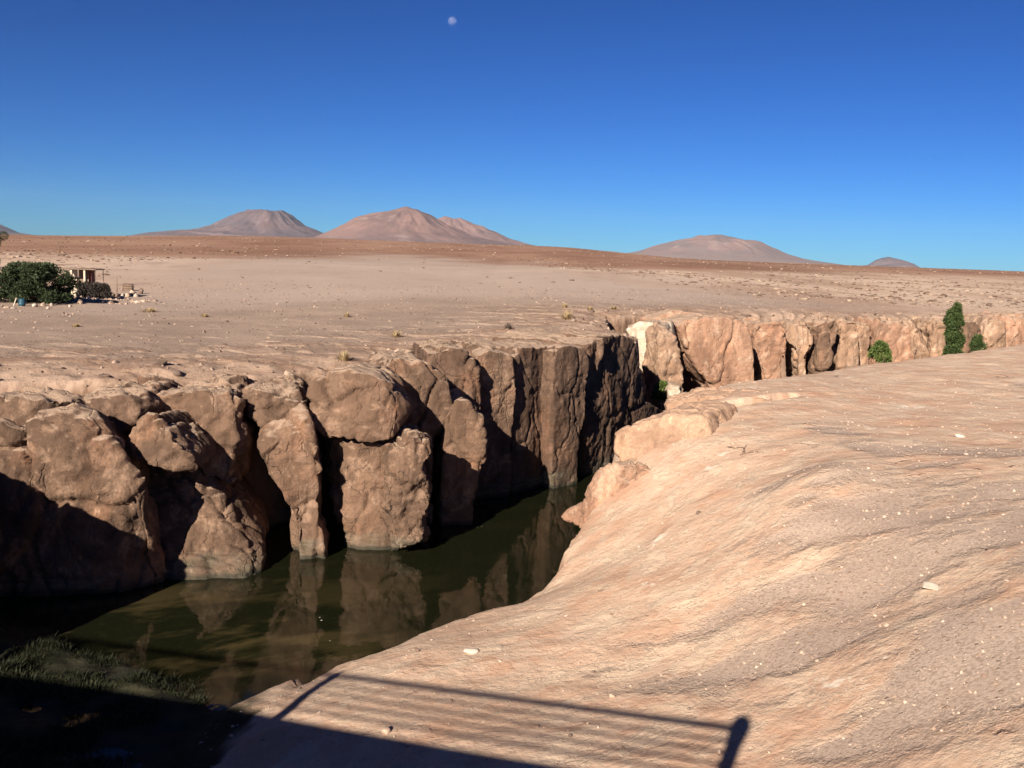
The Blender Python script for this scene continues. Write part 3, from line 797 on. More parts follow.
RW = [('lit wall block split by a slanting crack right of the broad smooth wall', [(755, 330), (762, 323), (780, 322), (786, 330), (787, 350), (783, 372), (781, 402), (768, 402), (762, 372), (756, 350)], 67.0, 10, 5, M_far_red),
      ('wall block hanging over the first arched hollow', [(785, 330), (790, 323), (808, 322), (814, 330), (813, 344), (808, 356), (807, 402), (800, 402), (798, 372), (797, 354), (791, 344), (785, 344)], 69.4, 4, 3, M_far),
      ('brown leaning buttress between the second and third dark hollows', [(812, 326), (820, 320), (836, 319), (842, 326), (838, 340), (831, 350), (829, 402), (823, 402), (821, 360), (820, 346), (816, 336)], 70.0, 12, 3, M_rock_red),
      ('narrow pillar right of the third dark hollow', [(839, 326), (845, 321), (858, 322), (860, 345), (858, 396), (841, 396), (838, 360)], 71.6, 4, 4.5, M_far),
      ('low cracked block with a ragged top near the green bush', [(856, 330), (860, 323), (870, 323), (874, 330), (871, 345), (872, 394), (857, 394)], 73.6, 18, 5, M_far),
      ('rounded block behind the green bush', [(874, 345), (880, 330), (886, 322), (904, 321), (912, 330), (914, 350), (911, 390), (876, 390)], 74.0, 2, 6, M_far_red),
      ('leaning slab halfway between bush and cypress', [(910, 332), (914, 322), (926, 322), (931, 330), (930, 386), (911, 386)], 77.6, 16, 5, M_far),
      ('square pale block left of the cypress', [(932, 332), (936, 322), (954, 322), (959, 332), (960, 384), (932, 384)], 77.8, 2, 6, M_far),
      ('dark split block behind the cypress', [(957, 332), (964, 321), (978, 321), (984, 332), (984, 380), (956, 380)], 82.0, 20, 5, M_rock_red),
      ('pale rounded dome right of the cypress', [(981, 345), (986, 326), (996, 318), (1006, 322), (1010, 345), (1010, 372), (981, 372)], 82.4, 0, 6, M_far),
      ('last reddish block at the right picture edge', [(1007, 330), (1012, 317), (1034, 316), (1042, 330), (1042, 372), (1008, 372)], 84.5, 12, 6, M_far_red),
      ('wall block just beyond the right picture edge', [(1040, 330), (1046, 316), (1074, 316), (1080, 330), (1080, 372), (1040, 372)], 87.5, 12, 6, M_far)]
for i, (lb, poly, dd, yw, th_, mt) in enumerate(RW):
    block('cliff_block', lb, poly, dd, mt, yaw=yw, lean=3, thick=th_, seed=240 + i, group=GW, smooth=2, voxel=0.13, big=0.22, med=0.15, facet=0.35, flute=0.04, size=1.9, crack=0.12, chop=3)
# --- headland of the near bank
block('boulder', 'red overhanging ledge jutting over the water from the near bank', [(558, 520), (566, 510), (582, 503), (600, 500), (622, 498), (622, 520), (600, 527), (582, 528), (572, 524)], 29.1, M_far_red, yaw=-40, lean=20, thick=1.6, seed=260, chop=0, smooth=7, big=0.08, med=0.05, voxel=0.07)

NG = 'rock masses on the headland of the near bank'
block('boulder', 'knobbly rounded rock just above the red overhanging ledge', [(574, 502), (582, 486), (595, 472), (612, 463), (636, 462), (652, 474), (656, 508), (632, 524), (602, 530), (578, 528)], 28.6, M_far_red, yaw=-38, lean=30, thick=2.2, seed=261, smooth=6, big=0.14, med=0.12, facet=0.16, voxel=0.07, size=1.1, chop=10, crack=0.12, group=NG)
block('cliff_block', 'smooth overhanging brow of rock at the top of the headland', [(614, 452), (616, 434), (640, 420), (672, 412), (706, 416), (712, 440), (690, 470), (664, 490), (640, 490), (620, 474)], 29.8, M_near, yaw=-30, lean=34, thick=3.0, seed=262, chop=0, smooth=7, big=0.14, med=0.06, facet=0.14, voxel=0.08, size=2.0, crack=0.05, group=NG)
block('rock_ledge', 'thin cracked ledge with a dark undercut on top of the near bank', [(664, 404), (700, 396), (740, 397), (774, 400), (772, 408), (740, 410), (706, 414), (668, 420)], 34.2, M_near, yaw=-12, lean=30, thick=2.4, seed=263, chop=0, smooth=3, big=0.06, med=0.08, facet=0.1, voxel=0.07, size=1.2, group=NG)
# ------------------------------------------------------------------ bridge (behind and under the camera, seen by its shadow)
def box_part(name, p0, p1, wd, ht, mat, parent, bevel=0.02, z_is_top=True):
    p0, p1 = Vector(p0), Vector(p1)
    d = (p1 - p0); L = d.length; d.normalize()
    s = Vector((-d.y, d.x, 0)).normalized()
    u = d.cross(s) * -1 if d.cross(s).z < 0 else d.cross(s)
    vs = []
    for a in (0, L):
        for b in (-wd / 2, wd / 2):
            for c in ((-ht, 0) if z_is_top else (-ht / 2, ht / 2)):
                vs.append(p0 + d * a + s * b + u * c)
    fs = [(0, 1, 3, 2), (4, 6, 7, 5), (0, 4, 5, 1), (2, 3, 7, 6), (0, 2, 6, 4), (1, 5, 7, 3)]
    me = bpy.data.meshes.new(name)
    me.from_pydata([tuple(v) for v in vs], [], fs)
    o = bpy.data.objects.new(name, me)
    COL.objects.link(o)
    bake(o, ('BEVEL', dict(width=bevel, segments=2)))
    o.data.materials.clear(); o.data.materials.append(mat)
    o.parent = parent
    return o

def lathe(name, base, prof, mat, parent=None, seg=16, smooth=True):
    V, Fc = [], []
    for (r, z) in prof:
        for k in range(seg):
            t = 2 * math.pi * k / seg
            V.append((base[0] + r * math.cos(t), base[1] + r * math.sin(t), base[2] + z))
    for i in range(len(prof) - 1):
        for k in range(seg):
            a, b = i * seg + k, i * seg + (k + 1) % seg
            Fc.append((a, b, b + seg, a + seg))
    return mesh_obj(name, V, Fc, mat, parent, smooth)

M_conc = plain_mat('weathered_concrete', (0.36, 0.33, 0.29), 0.9, 0.2, 1.5, 0.5)
M_steel = plain_mat('galvanised_steel', (0.35, 0.35, 0.35), 0.5, 0.15, 6, 0.1, 0.8)
SL = -0.215
def eline(x): return (x, 1.84 + SL * (x + 2.03))
br = empty('footbridge', (-12, 1, -1.6), 'concrete footbridge over the gorge whose shadow darkens the lower left corner', 'bridge')
nrm = Vector((-SL, 1, 0)).normalized()          # towards the gorge view
x0, x1 = 9.0, -44.0
W = 7.0
a0, a1 = Vector((*eline(x0), -1.6)), Vector((*eline(x1), -1.6))
off = nrm * (-W / 2)
box_part('deck', a0 + off, a1 + off, W, 0.9, M_conc, br, 0.04)
for xx, bot in ((7.0, 5.0), (-8.6, 9.2), (-33.0, 9.2)):
    pp = Vector((*eline(xx), -2.5)) + off
    box_part('pier', pp + Vector((-0.7, 0, 0)), pp + Vector((0.7, 0, 0)), W * 0.9, bot, M_conc, br, 0.04)
inv = Matrix.Translation((12, -1, 1.6))
rail0 = Vector((*eline(-1.85), -0.5)) - nrm * 0.1
rail1 = Vector((*eline(-40), -0.5)) - nrm * 0.1
box_part('top_rail', rail0, rail1, 0.10, 0.10, M_steel, br, 0.01)
for k in range(4):
    z = -0.75 - 0.19 * k
    p0, p1 = rail0.copy(), rail1.copy(); p0.z = p1.z = z
    box_part('cable', p0, p1, 0.05, 0.05, M_steel, br, 0.002)
for k, xx in enumerate((-10.7, -19, -27, -35)):
    p = Vector((*eline(xx), -1.6)) - nrm * 0.1
    lathe('post', p, [(0.001, 0), (0.17, 0), (0.15, 1.0), (0.12, 1.12), (0.001, 1.16)], M_conc, br)
p = Vector((*eline(-1.85), -1.6)) - nrm * 0.1
lathe('standin_post', p, [(0.001, 0), (0.13, 0), (0.13, 0.75), (0.16, 0.95), (0.175, 1.08), (0.15, 1.2), (0.08, 1.27), (0.001, 1.29)], M_conc, br, 20)  # added post, head-like top; its shadow stands in for a person's shadow
for ch in br.children:
    ch.matrix_parent_inverse = inv

# ------------------------------------------------------------------ vegetation
def leaf_mat(name, a, b, trans=0.15):
    n = NT(name)
    c = n.mix(n.ramp(n.noise(2.5, 4), (0.35, 0.65)), a, b)
    n.color(n.mix(n.ramp(n.noise(30, 2), (0.4, 0.6, 0, 0.4)), c, tuple(x * 1.5 for x in b)))
    n.b.inputs['Roughness'].default_value = 0.7
    n.b.inputs['Subsurface Weight'].default_value = 0.0
    return n.m
M_leaf = leaf_mat('green_leaves', (0.022, 0.040, 0.010), (0.055, 0.078, 0.022))
M_leaf_dark = leaf_mat('dark_leaves', (0.014, 0.022, 0.009), (0.034, 0.048, 0.018))
M_leaf_bright = leaf_mat('bright_leaves', (0.038, 0.062, 0.013), (0.085, 0.11, 0.026))
M_dry = leaf_mat('dry_straw', (0.25, 0.175, 0.09), (0.38, 0.28, 0.15))
M_reed = leaf_mat('marsh_green', (0.013, 0.015, 0.006), (0.026, 0.028, 0.011))
M_bark = plain_mat('bark', (0.14, 0.095, 0.065), 0.9, 0.3, 8, 0.6)

def leaves(centres, radii, n, size, rs, up=0.3, squash=None):
    """leaf-sized triangles spread through clumps; returns V, F"""
    V = []
    tot = np.array([r ** 2 for r in radii]); pick = rs.choice(len(centres), n, p=tot / tot.sum())
    dirs = rs.normal(size=(n, 3)); dirs /= np.linalg.norm(dirs, axis=1)[:, None]
    rad = rs.uniform(0.35, 1.0, n) ** 0.5
    P = np.array(centres)[pick] + dirs * (np.array(radii)[pick] * rad)[:, None] * (np.array(squash) if squash is not None else 1)
    t = rs.normal(size=(n, 3)) * 0.7 + dirs * 0.8 + np.array([0, 0, up]); t /= np.linalg.norm(t, axis=1)[:, None]
    s = np.cross(t, rs.normal(size=(n, 3))); s /= np.linalg.norm(s, axis=1)[:, None]
    L = size * rs.uniform(0.6, 1.3, n)[:, None]
    a = P - s * L * 0.28; b = P + s * L * 0.28; c = P + t * L
    V = np.stack([a, b, c], 1).reshape(-1, 3)
    return V, np.arange(3 * n).reshape(-1, 3)

def limb_mesh(segs, k=6):
    V, Fc = [], []
    for (p, q, r0, r1) in segs:
        p, q = np.array(p, float), np.array(q, float)
        d = q - p; d /= np.linalg.norm(d)
        a = np.cross(d, [0.3, 0.9, 0.2]); a /= np.linalg.norm(a); b = np.cross(d, a)
        o = len(V)
        for (c, r) in ((p, r0), (q, r1)):
            for i in range(k):
                t = 2 * math.pi * i / k
                V.append(c + (a * math.cos(t) + b * math.sin(t)) * r)
        for i in range(k):
            j = (i + 1) % k
            Fc.append((o + i, o + j, o + k + j, o + k + i))
    return V, Fc

def branches(base, tips, r, rs, fork=0.35):
    segs = []
    base = np.array(base, float)
    top = np.mean(tips, 0)
    fk = base + (top - base) * fork + rs.normal(size=3) * 0.05
    segs.append((base, fk, r, r * 0.7))
    for t in tips:
        t = np.array(t)
        m = (fk + t) / 2 + rs.normal(size=3) * np.linalg.norm(t - fk) * 0.12
        segs.append((fk, m, r * 0.55, r * 0.35)); segs.append((m, t, r * 0.35, r * 0.08))
    return segs

def tree(name, label, cat, base, centres, radii, nleaf, size, mat, trunk_r, seed, squash=None, group=None):
    rs = np.random.RandomState(seed)
    e = empty(name, tuple(base), label, cat, group)
    b_top = max(c[2] for c in centres)
    cs = [np.array(c) for c in centres]
    V, Fc = leaves(cs, radii, nleaf, size, rs, squash=squash)
    mesh_obj('crown', V, Fc, mat, e, smooth=False)
    if name == 'cypress':
        V, Fc = limb_mesh([((0, 0, -0.2), (0.03, 0.02, b_top * 0.5), trunk_r, trunk_r * 0.7), ((0.03, 0.02, b_top * 0.5), (0, 0, b_top * 0.93), trunk_r * 0.7, 0.02)])
    else:
        V, Fc = limb_mesh(branches((0, 0, -0.2), cs[:10], trunk_r, rs))
    mesh_obj('trunk', V, Fc, M_bark, e)
    return e

def clumps(rs, n, fn):
    return [fn(rs) for _ in range(n)]

# broad tree by the shelter
b = hit(40, 303)
sc_ = b[1] / F
rs = np.random.RandomState(31)
cs, rr = [], []
for k in range(90):
    a = rs.uniform(0, math.pi * 2); q = rs.uniform(0, 1) ** 0.6
    x = math.cos(a) * q; y = math.sin(a) * q
    top = 0.5 + 0.5 * math.sqrt(max(0, 1 - (x * 0.95) ** 2)) - (0.12 if x < -0.4 else 0)
    zf = rs.uniform(0.12, 1.0)
    cs.append(((x * 44 - 7) * sc_, y * 26 * sc_, 37 * sc_ * top * zf)); rr.append(rs.uniform(5, 10) * sc_)
tree('broad_tree', 'broad dark green tree with low crown beside the ruined shelter', 'tree', b, cs, rr, 24000, 0.20, M_leaf_dark, 0.16, 31, (1, 1, 0.75))
# tree cut by the left edge
b = hit(-9, 268)
sc_ = b[1] / F
rs = np.random.RandomState(32)
cs = [(rs.uniform(-14, 14) * sc_, rs.uniform(-14, 14) * sc_, rs.uniform(6, 38) * sc_) for _ in range(22)]
tree('tree', 'dark tree cut off by the left picture edge above the broad tree', 'tree', b, [(c[0] - 3 * sc_, c[1], c[2]) for c in cs], [5 * sc_] * 22, 16000, 0.02 * 5 * sc_ * 10, M_leaf_dark, 0.2, 32)
# cypress in the gorge
yb = 66.0
top = atY(957, 303, yb)
bx, by = top[0], yb
zb = -9.9 if ground_z(bx, by) < -9 else ground_z(bx, by)
zb = -9.0
H = top[2] - zb
cs, rr = [], []
rs = np.random.RandomState(33)
for k in range(80):
    t = rs.uniform(0.08, 1.0) ** 0.9
    wdt = 0.66 * min(1, (1 - t) * 5 + 0.3) * (0.3 + 0.8 * rs.rand())
    a = rs.uniform(0, 6.28)
    cs.append((math.cos(a) * wdt * 0.62, math.sin(a) * wdt * 0.62, H * t - 0.1)); rr.append(0.32 * rs.uniform(0.6, 1.25) * (0.6 + 0.4 * min(1, (1 - t) * 6)))
tree('cypress', 'tall narrow green tree growing up out of the gorge at right', 'tree', (bx, by, zb), cs, rr, 20000, 0.14, M_leaf, 0.12, 33)
# bushes in the gorge mouth
def bush(name, label, cat, px, pyt, wpx, hpx, yb, mat, seed, n=4200, size=0.19, depth=3.5):
    rs = np.random.RandomState(seed)
    top = atY(px, pyt, yb); s = yb / F
    zb = top[2] - depth
    cs, rr = [], []
    for k in range(26):
        t = rs.uniform(0, 1)
        wd = wpx * s * (0.10 + 0.95 * (1 - t)) * 0.5
        cs.append((rs.uniform(-wd, wd), rs.uniform(-wd, wd) * 0.8, depth - t * hpx * s * 0 - (1 - t) * hpx * s)); rr.append(rs.uniform(0.13, 0.30))
    return tree(name, label, cat, (top[0], yb, zb), cs, rr, n, size, mat, 0.07, seed)
bush('bush', 'bright green bush showing over the near bank left of the cypress', 'bush', 880, 345, 20, 15, 58.0, M_leaf_bright, 34)
bush('bush', 'small green bush just right of the cypress', 'bush', 978, 338, 8, 10, 69.0, M_leaf, 35, 2000)
bush('bush', 'little green bush in the slot beside the small pale boulder', 'bush', 663, 386, 14, 12, 54.0, M_leaf_bright, 36, 3500)

def tuft(name, label, cat, px, py, hpx, wpx, mat, seed, n=190, group=None):
    b = hit(px, py)
    s = b[1] / F
    rs = np.random.RandomState(seed)
    h, wd = hpx * s * 0.8, wpx * s * 0.62
    V, Fc = [], []
    for k in range(n):
        a = rs.uniform(0, 6.28); q = rs.uniform(0, 0.3) * wd
        el = rs.uniform(0.02, 1.5) ** 0.9
        L = rs.uniform(0.55, 1.05)
        p = np.array([math.cos(a) * q, math.sin(a) * q, -0.03])
        tip = np.array([math.cos(a) * wd * L * math.cos(el), math.sin(a) * wd * L * math.cos(el), h * L * math.sin(el)]) + rs.normal(size=3) * 0.10 * h
        tip[2] = max(tip[2], 0.01)
        mid = (p + tip) / 2 + np.array([0, 0, h * 0.12])
        sd_ = np.array([-math.sin(a), math.cos(a), 0]) * 0.009 * (b[1] / 40 + 0.4)
        o = len(V)
        V += [p - sd_, p + sd_, mid + sd_, mid - sd_, tip, tip + sd_ * 0.3]
        Fc += [(o, o + 1, o + 2, o + 3), (o + 3, o + 2, o + 5, o + 4)]
    o = mesh_obj(name, V, Fc, mat, None, False)
    o.location = tuple(b)
    return tag(o, label, cat, group)
G = 'dry shrubs on the far plateau'
for i, (px, py, h, wd, lb) in enumerate([
        (344, 360, 13, 22, 'yellowish dry shrub near the rim behind the pale cap block'), (396, 337, 9, 15, 'small dry shrub on the plateau left of the dark shrub, behind the brown slab'),
        (567, 319, 11, 22, 'largest round yellow shrub on the plateau above the slender column'), (508, 329, 9, 11, 'greyish dark shrub on the plateau above the dark columns'),
        (470, 343, 7, 11, 'faint straw tuft near the rim above the smooth pinkish pillar'), (487, 345, 6, 9, 'tiny straw tuft right beside the faint one near the rim'),
        (590, 310, 5, 11, 'small yellow shrub behind the largest round one'), (565, 308, 6, 8, 'tiny shrub directly behind the largest round one'), (614, 309, 4, 9, 'farthest tiny shrub above the bend of the gorge'),
        (347, 317, 6, 9, 'small tuft out on the open gravel left of centre'), (205, 317, 5, 12, 'low tuft on the gravel right of the scrubby flat'), (150, 312, 6, 26, 'wide low brown tuft right of the rubble piles'),
        (76, 327, 5, 12, 'low tuft on the gravel in front of the broad tree')]):
    tuft('dry_shrub', lb, 'shrub', px, py, h, wd, plain_mat('grey_twigs', (0.13, 0.10, 0.075)) if 'greyish' in lb else M_dry, 300 + i, group=G)

# marsh plants: nobody could count them
rs = np.random.RandomState(77)
n = 60000
px_ = rs.uniform(-17.5, -5.5, n); py_ = rs.uniform(9, 23.5, n)
zz_, _, nr_, ms_, _ = terrain(px_, py_)
dens = fbm(np.stack([px_ / 1.3, py_ / 1.3, px_ * 0], 1), 3, 71)
k = (zz_ > -10.12) & (zz_ < -9.3) & (nr_ < 0.5) & (dens > -0.05)
bx_, by_, bz_ = px_[k], py_[k], zz_[k]
m = len(bx_)
Vs, Fs = [], []
hh = rs.uniform(0.04, 0.16, m) * (1 + np.clip(dens[k], 0, 1))
for s_ in range(3):
    az = rs.uniform(0, 6.28, m); ln = rs.uniform(0.3, 1.3, m) * hh
    ox, oy = rs.normal(size=(2, m)) * 0.06
    b0 = np.stack([bx_ + ox, by_ + oy, bz_ - 0.03], 1)
    tp = b0 + np.stack([np.cos(az) * ln, np.sin(az) * ln, hh], 1)
    sd_ = np.stack([-np.sin(az), np.cos(az), az * 0], 1) * 0.010
    md = (b0 + tp) / 2 + np.stack([az * 0, az * 0, hh * 0.12], 1)
    Vs.append(np.stack([b0, md - sd_, tp, md + sd_], 1).reshape(-1, 3))
Va = np.concatenate(Vs)
gr = mesh_obj('marsh_plants', Va, np.arange(len(Va)).reshape(-1, 4), M_reed, None, False)
tag(gr, 'low green water plants along the shaded river edge', 'plants', kind='stuff')

# ------------------------------------------------------------------ stones
M_stone = plain_mat('loose_stone', (0.42, 0.30, 0.22), 0.9, 0.25, 4, 0.5)
M_rubble = plain_mat('rubble_pale', (0.42, 0.34, 0.27), 0.9, 0.25, 5, 0.4)
M_stone_pale = plain_mat('pale_stone', (0.60, 0.50, 0.40), 0.9, 0.15, 5, 0.4)
M_stone_dark = plain_mat('dark_stone', (0.16, 0.11, 0.085), 0.9, 0.25, 4, 0.5)
def ico(sub):
    import bmesh
    bm = bmesh.new()
    bmesh.ops.create_icosphere(bm, subdivisions=sub, radius=1.0)
    V = np.array([v.co[:] for v in bm.verts]); Fc = np.array([[v.index for v in f.verts] for f in bm.faces])
    bm.free()
    return V, Fc
IV, IF = ico(3)
def stone_shape(seed, sx, sy, sz):
    V = IV.copy()
    rs = np.random.RandomState(seed)
    for k in range(9):      # chop flat facets
        d = rs.normal(size=3); d /= np.linalg.norm(d)
        c = rs.uniform(0.55, 0.85)
        t = V @ d
        V = V - np.outer(np.clip(t - c, 0, None), d) * 0.92
    V = V * (1 + 0.10 * fbm(V * 1.6, 3, seed))[:, None]
    return V * np.array([sx, sy, sz])
def stone(name, label, px, py, wpx, hpx, mat, seed, group=None, cat='stone', flat=0.8):
    b = hit(px, py)
    s = b[1] / F
    o = mesh_obj(name, stone_shape(seed, wpx * s * 0.55, wpx * s * 0.45, hpx * s * 0.62), IF, mat)
    o.location = (b[0], b[1], b[2] + hpx * s * 0.28)
    o.rotation_euler = (0, 0, seed * 1.7)
    return tag(o, label, cat, group)
NS = 'loose stones on the near bank'
for i, (px, py, wd, h, mt, lb) in enumerate([
        (386, 733, 12, 8, M_stone, 'angular stone between the railing shadow and the bridge shadow'), (471, 653, 16, 6, M_stone_pale, 'pale flat stone on the sandy slope above the railing shadow'),
        (931, 588, 26, 5, M_stone_pale, 'large white slab set flush in the gravel at right'), (417, 652, 5, 4, M_stone_dark, 'small dark stone left of the pale flat stone'),
        (593, 673, 5, 4, M_stone_dark, 'small dark stone below the white patch at centre'), (699, 514, 6, 4, M_stone_dark, 'dark pebble in the hollow under the lit hump'),
        (960, 437, 10, 4, M_stone_pale, 'white stone far up the bank near the right edge'), (884, 703, 12, 3, M_stone, 'flat pinkish stone low in the right gravel'),
        (612, 697, 7, 4, M_stone, 'small stone touching the top railing shadow'), (570, 737, 6, 4, M_stone_dark, 'small dark stone beside the bridge shadow tip'),
        (890, 613, 5, 3, M_stone_dark, 'tiny dark stone left below the white slab'), (500, 662, 5, 3, M_stone, 'tiny stone right of the pale flat stone')]):
    stone('stone', lb, px, py, wd, h, mt, 400 + i, NS)
FS = 'stones along the far rim'
for i, (px, py, wd, h, mt, lb) in enumerate([
        (288, 380, 14, 12, M_stone, 'upright stone with a dark side on the rim above the pillar'), (366, 374, 22, 13, M_stone_pale, 'pale stone resting on top of the pale cap block'),
        (178, 375, 12, 6, M_stone_dark, 'dark low stone on the plateau left of centre rim'), (371, 362, 12, 8, M_stone_dark, 'dark stone right beside the yellowish dry shrub'),
        (105, 377, 16, 4, M_stone_dark, 'long dark stone strip lying on the left plateau'), (598, 346, 12, 7, M_stone, 'blocky stone on the rim above the small perched block'),
        (640, 331, 10, 6, M_stone_pale, 'white stone on the rim over the cream wall'), (672, 321, 8, 5, M_stone, 'small stone on the rim left of the broad smooth wall')]):
    stone('stone', lb, px, py, wd, h, mt, 430 + i, FS)
# fine gravel and chips
rs = np.random.RandomState(9)
V4, F4 = ico(1)
def gravel(name, label, N, xr, yr, smin, smax, keep, seed, mat):
    rs = np.random.RandomState(seed)
    x = rs.uniform(*xr, N); y = rs.uniform(*yr, N)
    z, rk, nr, ms, fc = terrain(x, y)
    k = keep(x, y, z, rk, nr, fc, rs)
    x, y, z = x[k], y[k], z[k]
    m = len(x)
    sz = smin * (smax / smin) ** (rs.rand(m) ** 3.0)
    A = V4[None] * (1 + 0.35 * rs.normal(size=(m, len(V4), 1)) * 0.6) * (sz[:, None] * rs.uniform(0.6, 1.3, (m, 3)) * np.array([1, 1, 0.65]))[:, None]
    A = A + np.stack([x, y, z + sz * 0.15], 1)[:, None]
    Fc = F4[None] + (np.arange(m) * len(V4))[:, None, None]
    o = mesh_obj(name, A.reshape(-1, 3), Fc.reshape(-1, 3), mat, None, False)
    return tag(o, label, 'gravel', kind='stuff')
gm = NT('gravel_chips')
gv = gm.n('ShaderNodeTexWhiteNoise', noise_dimensions='3D')
gi = gm.n('ShaderNodeNewGeometry')
gm.color(gm.mix(gm.ramp(gi.outputs['Random Per Island'], (0.0, 1.0)), (0.22, 0.15, 0.11), (0.56, 0.42, 0.32)))
gm2 = NT('plateau_chips')
gi2 = gm2.n('ShaderNodeNewGeometry')
gm2.color(gm2.mix(gm2.ramp(gi2.outputs['Random Per Island'], (0.0, 1.0)), (0.12, 0.08, 0.06), (0.36, 0.26, 0.195)))
gravel('gravel', 'gravel and rock chips lying on the near bank', 24000, (-6, 22), (12, 40), 0.010, 0.046, lambda x, y, z, rk, nr, fc, rs: (nr > 0.5) & (fc < 0.5) & (rs.rand(len(x)) < np.where(rk < 0.5, 1.0, 0.22)), 91, gm.m)
gravel('gravel', 'stones strewn over the plateau beyond the gorge', 16000, (-60, 60), (28, 120), 0.02, 0.12, lambda x, y, z, rk, nr, fc, rs: (nr < 0.5) & (fc < 0.5) & (z > -7), 92, gm2.m)

gravel('rubble', 'broken rock rubble along the rim of the far gorge wall', 9000, (-20, 50), (26, 90), 0.04, 0.26, lambda x, y, z, rk, nr, fc, rs: (nr < 0.5) & (fc < 0.5) & (z > -5.6) & (np.abs(sdf_poly(x, y, FAR)) < 3.0), 93, gm2.m)
gm3 = NT('distant_scrub')
gi3 = gm3.n('ShaderNodeNewGeometry')
gm3.color(gm3.mix(gm3.ramp(gi3.outputs['Random Per Island'], (0.6, 0.9)), (0.13, 0.085, 0.06), (0.36, 0.26, 0.19)))
rs = np.random.RandomState(94)
N = 16000
Dd = 110 * (1300 / 110) ** rs.rand(N); az = rs.uniform(-0.62, 0.62, N)
x_, y_ = Dd * np.sin(az), Dd * np.cos(az)
k = (sdf_poly(x_, y_, MD) < 3) | (rs.rand(N) < 0.04)
k &= fbm(np.stack([x_ / 40, y_ / 160, x_ * 0], 1), 3, 95) > -0.25
x_, y_, Dd = x_[k], y_[k], Dd[k]
z_, _, nr_, _, fc_ = terrain(x_, y_)
sz = 0.08 * (6 ** (rs.rand(len(x_)) ** 2)) * (0.6 + Dd / 500)
sz = np.clip(sz * 0.75, 0.08, 0.6)
A = V4[None] * (1 + 0.25 * rs.normal(size=(len(x_), len(V4), 1))) * (sz[:, None] * rs.uniform(0.6, 1.4, (len(x_), 3)) * np.array([1.4, 1.4, 0.6]))[:, None] + np.stack([x_, y_, z_ + sz * 0.1], 1)[:, None]
k = (nr_ < 0.5) & (fc_ < 0.5)
A = A[k]
sc3 = mesh_obj('scrub', A.reshape(-1, 3), (F4[None] + (np.arange(len(A)) * len(V4))[:, None, None]).reshape(-1, 3), gm3.m, None, False)
tag(sc3, 'scattered stones and low scrub speckling the far plain', 'scrub', kind='stuff')

hb_ = hit(92, 300)
gravel('debris', 'small rubble and litter strewn round the ruined shelter', 1500, (hb_[0] - 7, hb_[0] + 4.5), (hb_[1] - 4, hb_[1] + 3), 0.05, 0.26, lambda x, y, z, rk, nr, fc, rs: fbm(np.stack([x / 2.0, y / 2.0, x * 0], 1), 2, 97) > 0.0, 98, gm.m)
# ------------------------------------------------------------------ ruined shelter and its clutter
M_wood = plain_mat('grey_wood', (0.20, 0.14, 0.10), 0.85, 0.3, 6, 0.4)
M_adobe = plain_mat('pale_adobe', (0.52, 0.44, 0.33), 0.9, 0.12, 3, 0.3)
M_red = plain_mat('rusty_panel', (0.17, 0.06, 0.045), 0.8, 0.3, 4, 0.2)
M_blue = plain_mat('blue_plastic', (0.028, 0.085, 0.12), 0.45, 0.15, 5, 0.05)
M_darkstone = plain_mat('dark_heaped_brush', (0.05, 0.04, 0.033), 0.95, 0.4, 5, 0.8)
M_rust = plain_mat('rusty_metal', (0.12, 0.075, 0.055), 0.7, 0.3, 6, 0.3)
sb = hit(88, 297)
s = sb[1] / F
def lpt(px, py, dy=0.0):      # local coordinates in the shelter's frame, metres
    p = atY(px, py, sb[1] + dy)
    return Vector((p[0] - sb[0], dy, p[2] - sb[2]))
def lbox(name, a, b, mat, parent, bevel=0.01):
    a, b = Vector(a), Vector(b)
    c = [(x, y, z) for x in (a.x, b.x) for y in (a.y, b.y) for z in (a.z, b.z)]
    me = bpy.data.meshes.new(name)
    me.from_pydata(c, [], [(0, 1, 3, 2), (4, 6, 7, 5), (0, 4, 5, 1), (2, 3, 7, 6), (0, 2, 6, 4), (1, 5, 7, 3)])
    o = bpy.data.objects.new(name, me)
    COL.objects.link(o)
    bake(o, ('BEVEL', dict(width=bevel, segments=1)))
    o.data.materials.clear(); o.data.materials.append(mat)
    o.parent = parent
    return o
shl = empty('shelter', tuple(sb), 'small ruined open shelter with flat roof standing beside the broad tree', 'shelter')
X0, X1, X2, X3, X4 = (lpt(v, 285).x for v in (68, 76, 84, 89, 99.5))
zt = lpt(84, 269.5).z
for xx, ww in ((X1, 0.16), (X3, 0.16), (X4, 0.05)):
    for dy in (-0.8, 0.8):
        lbox('post', (xx - ww / 2, dy - ww / 2, -0.2), (xx + ww / 2, dy + ww / 2, zt), M_adobe if ww > 0.1 else M_wood, shl)
lbox('roof', (X0 - 0.1, -1.0, zt + 0.004), (X4 + 0.12, 1.0, zt + 0.09), M_wood, shl)
lbox('wall', (X0, 0.45, -0.2), (X1 - 0.1, 0.60, zt - 0.02), M_adobe, shl)
lbox('wall', (X1 + 0.1, 0.62, -0.2), (X3 - 0.1, 0.74, zt - 0.02), M_wood, shl)
lbox('rusty_panel', (X3 + 0.1, -0.3, 0.1), (X3 + 0.36, 0.5, zt - 0.02), M_red, shl)
rs = np.random.RandomState(501)
hc = [np.array([rs.uniform(-15, 15) * s, rs.uniform(-0.4, 0.4), rs.uniform(-3, 4.5) * s]) for _ in range(40)]
V, Fc = leaves(hc, [rs.uniform(2.5, 4.5) * s for _ in hc], 14000, 0.16, rs)
wl = mesh_obj('brush_heap', V, Fc, M_darkstone, None, False)
p = atY(95, 291, sb[1] - 1.4); wl.location = (p[0], sb[1] - 1.4, p[2])
tag(wl, 'dark low heap of brush and stones in front of the shelter', 'heap')
pb = hit(117, 292)
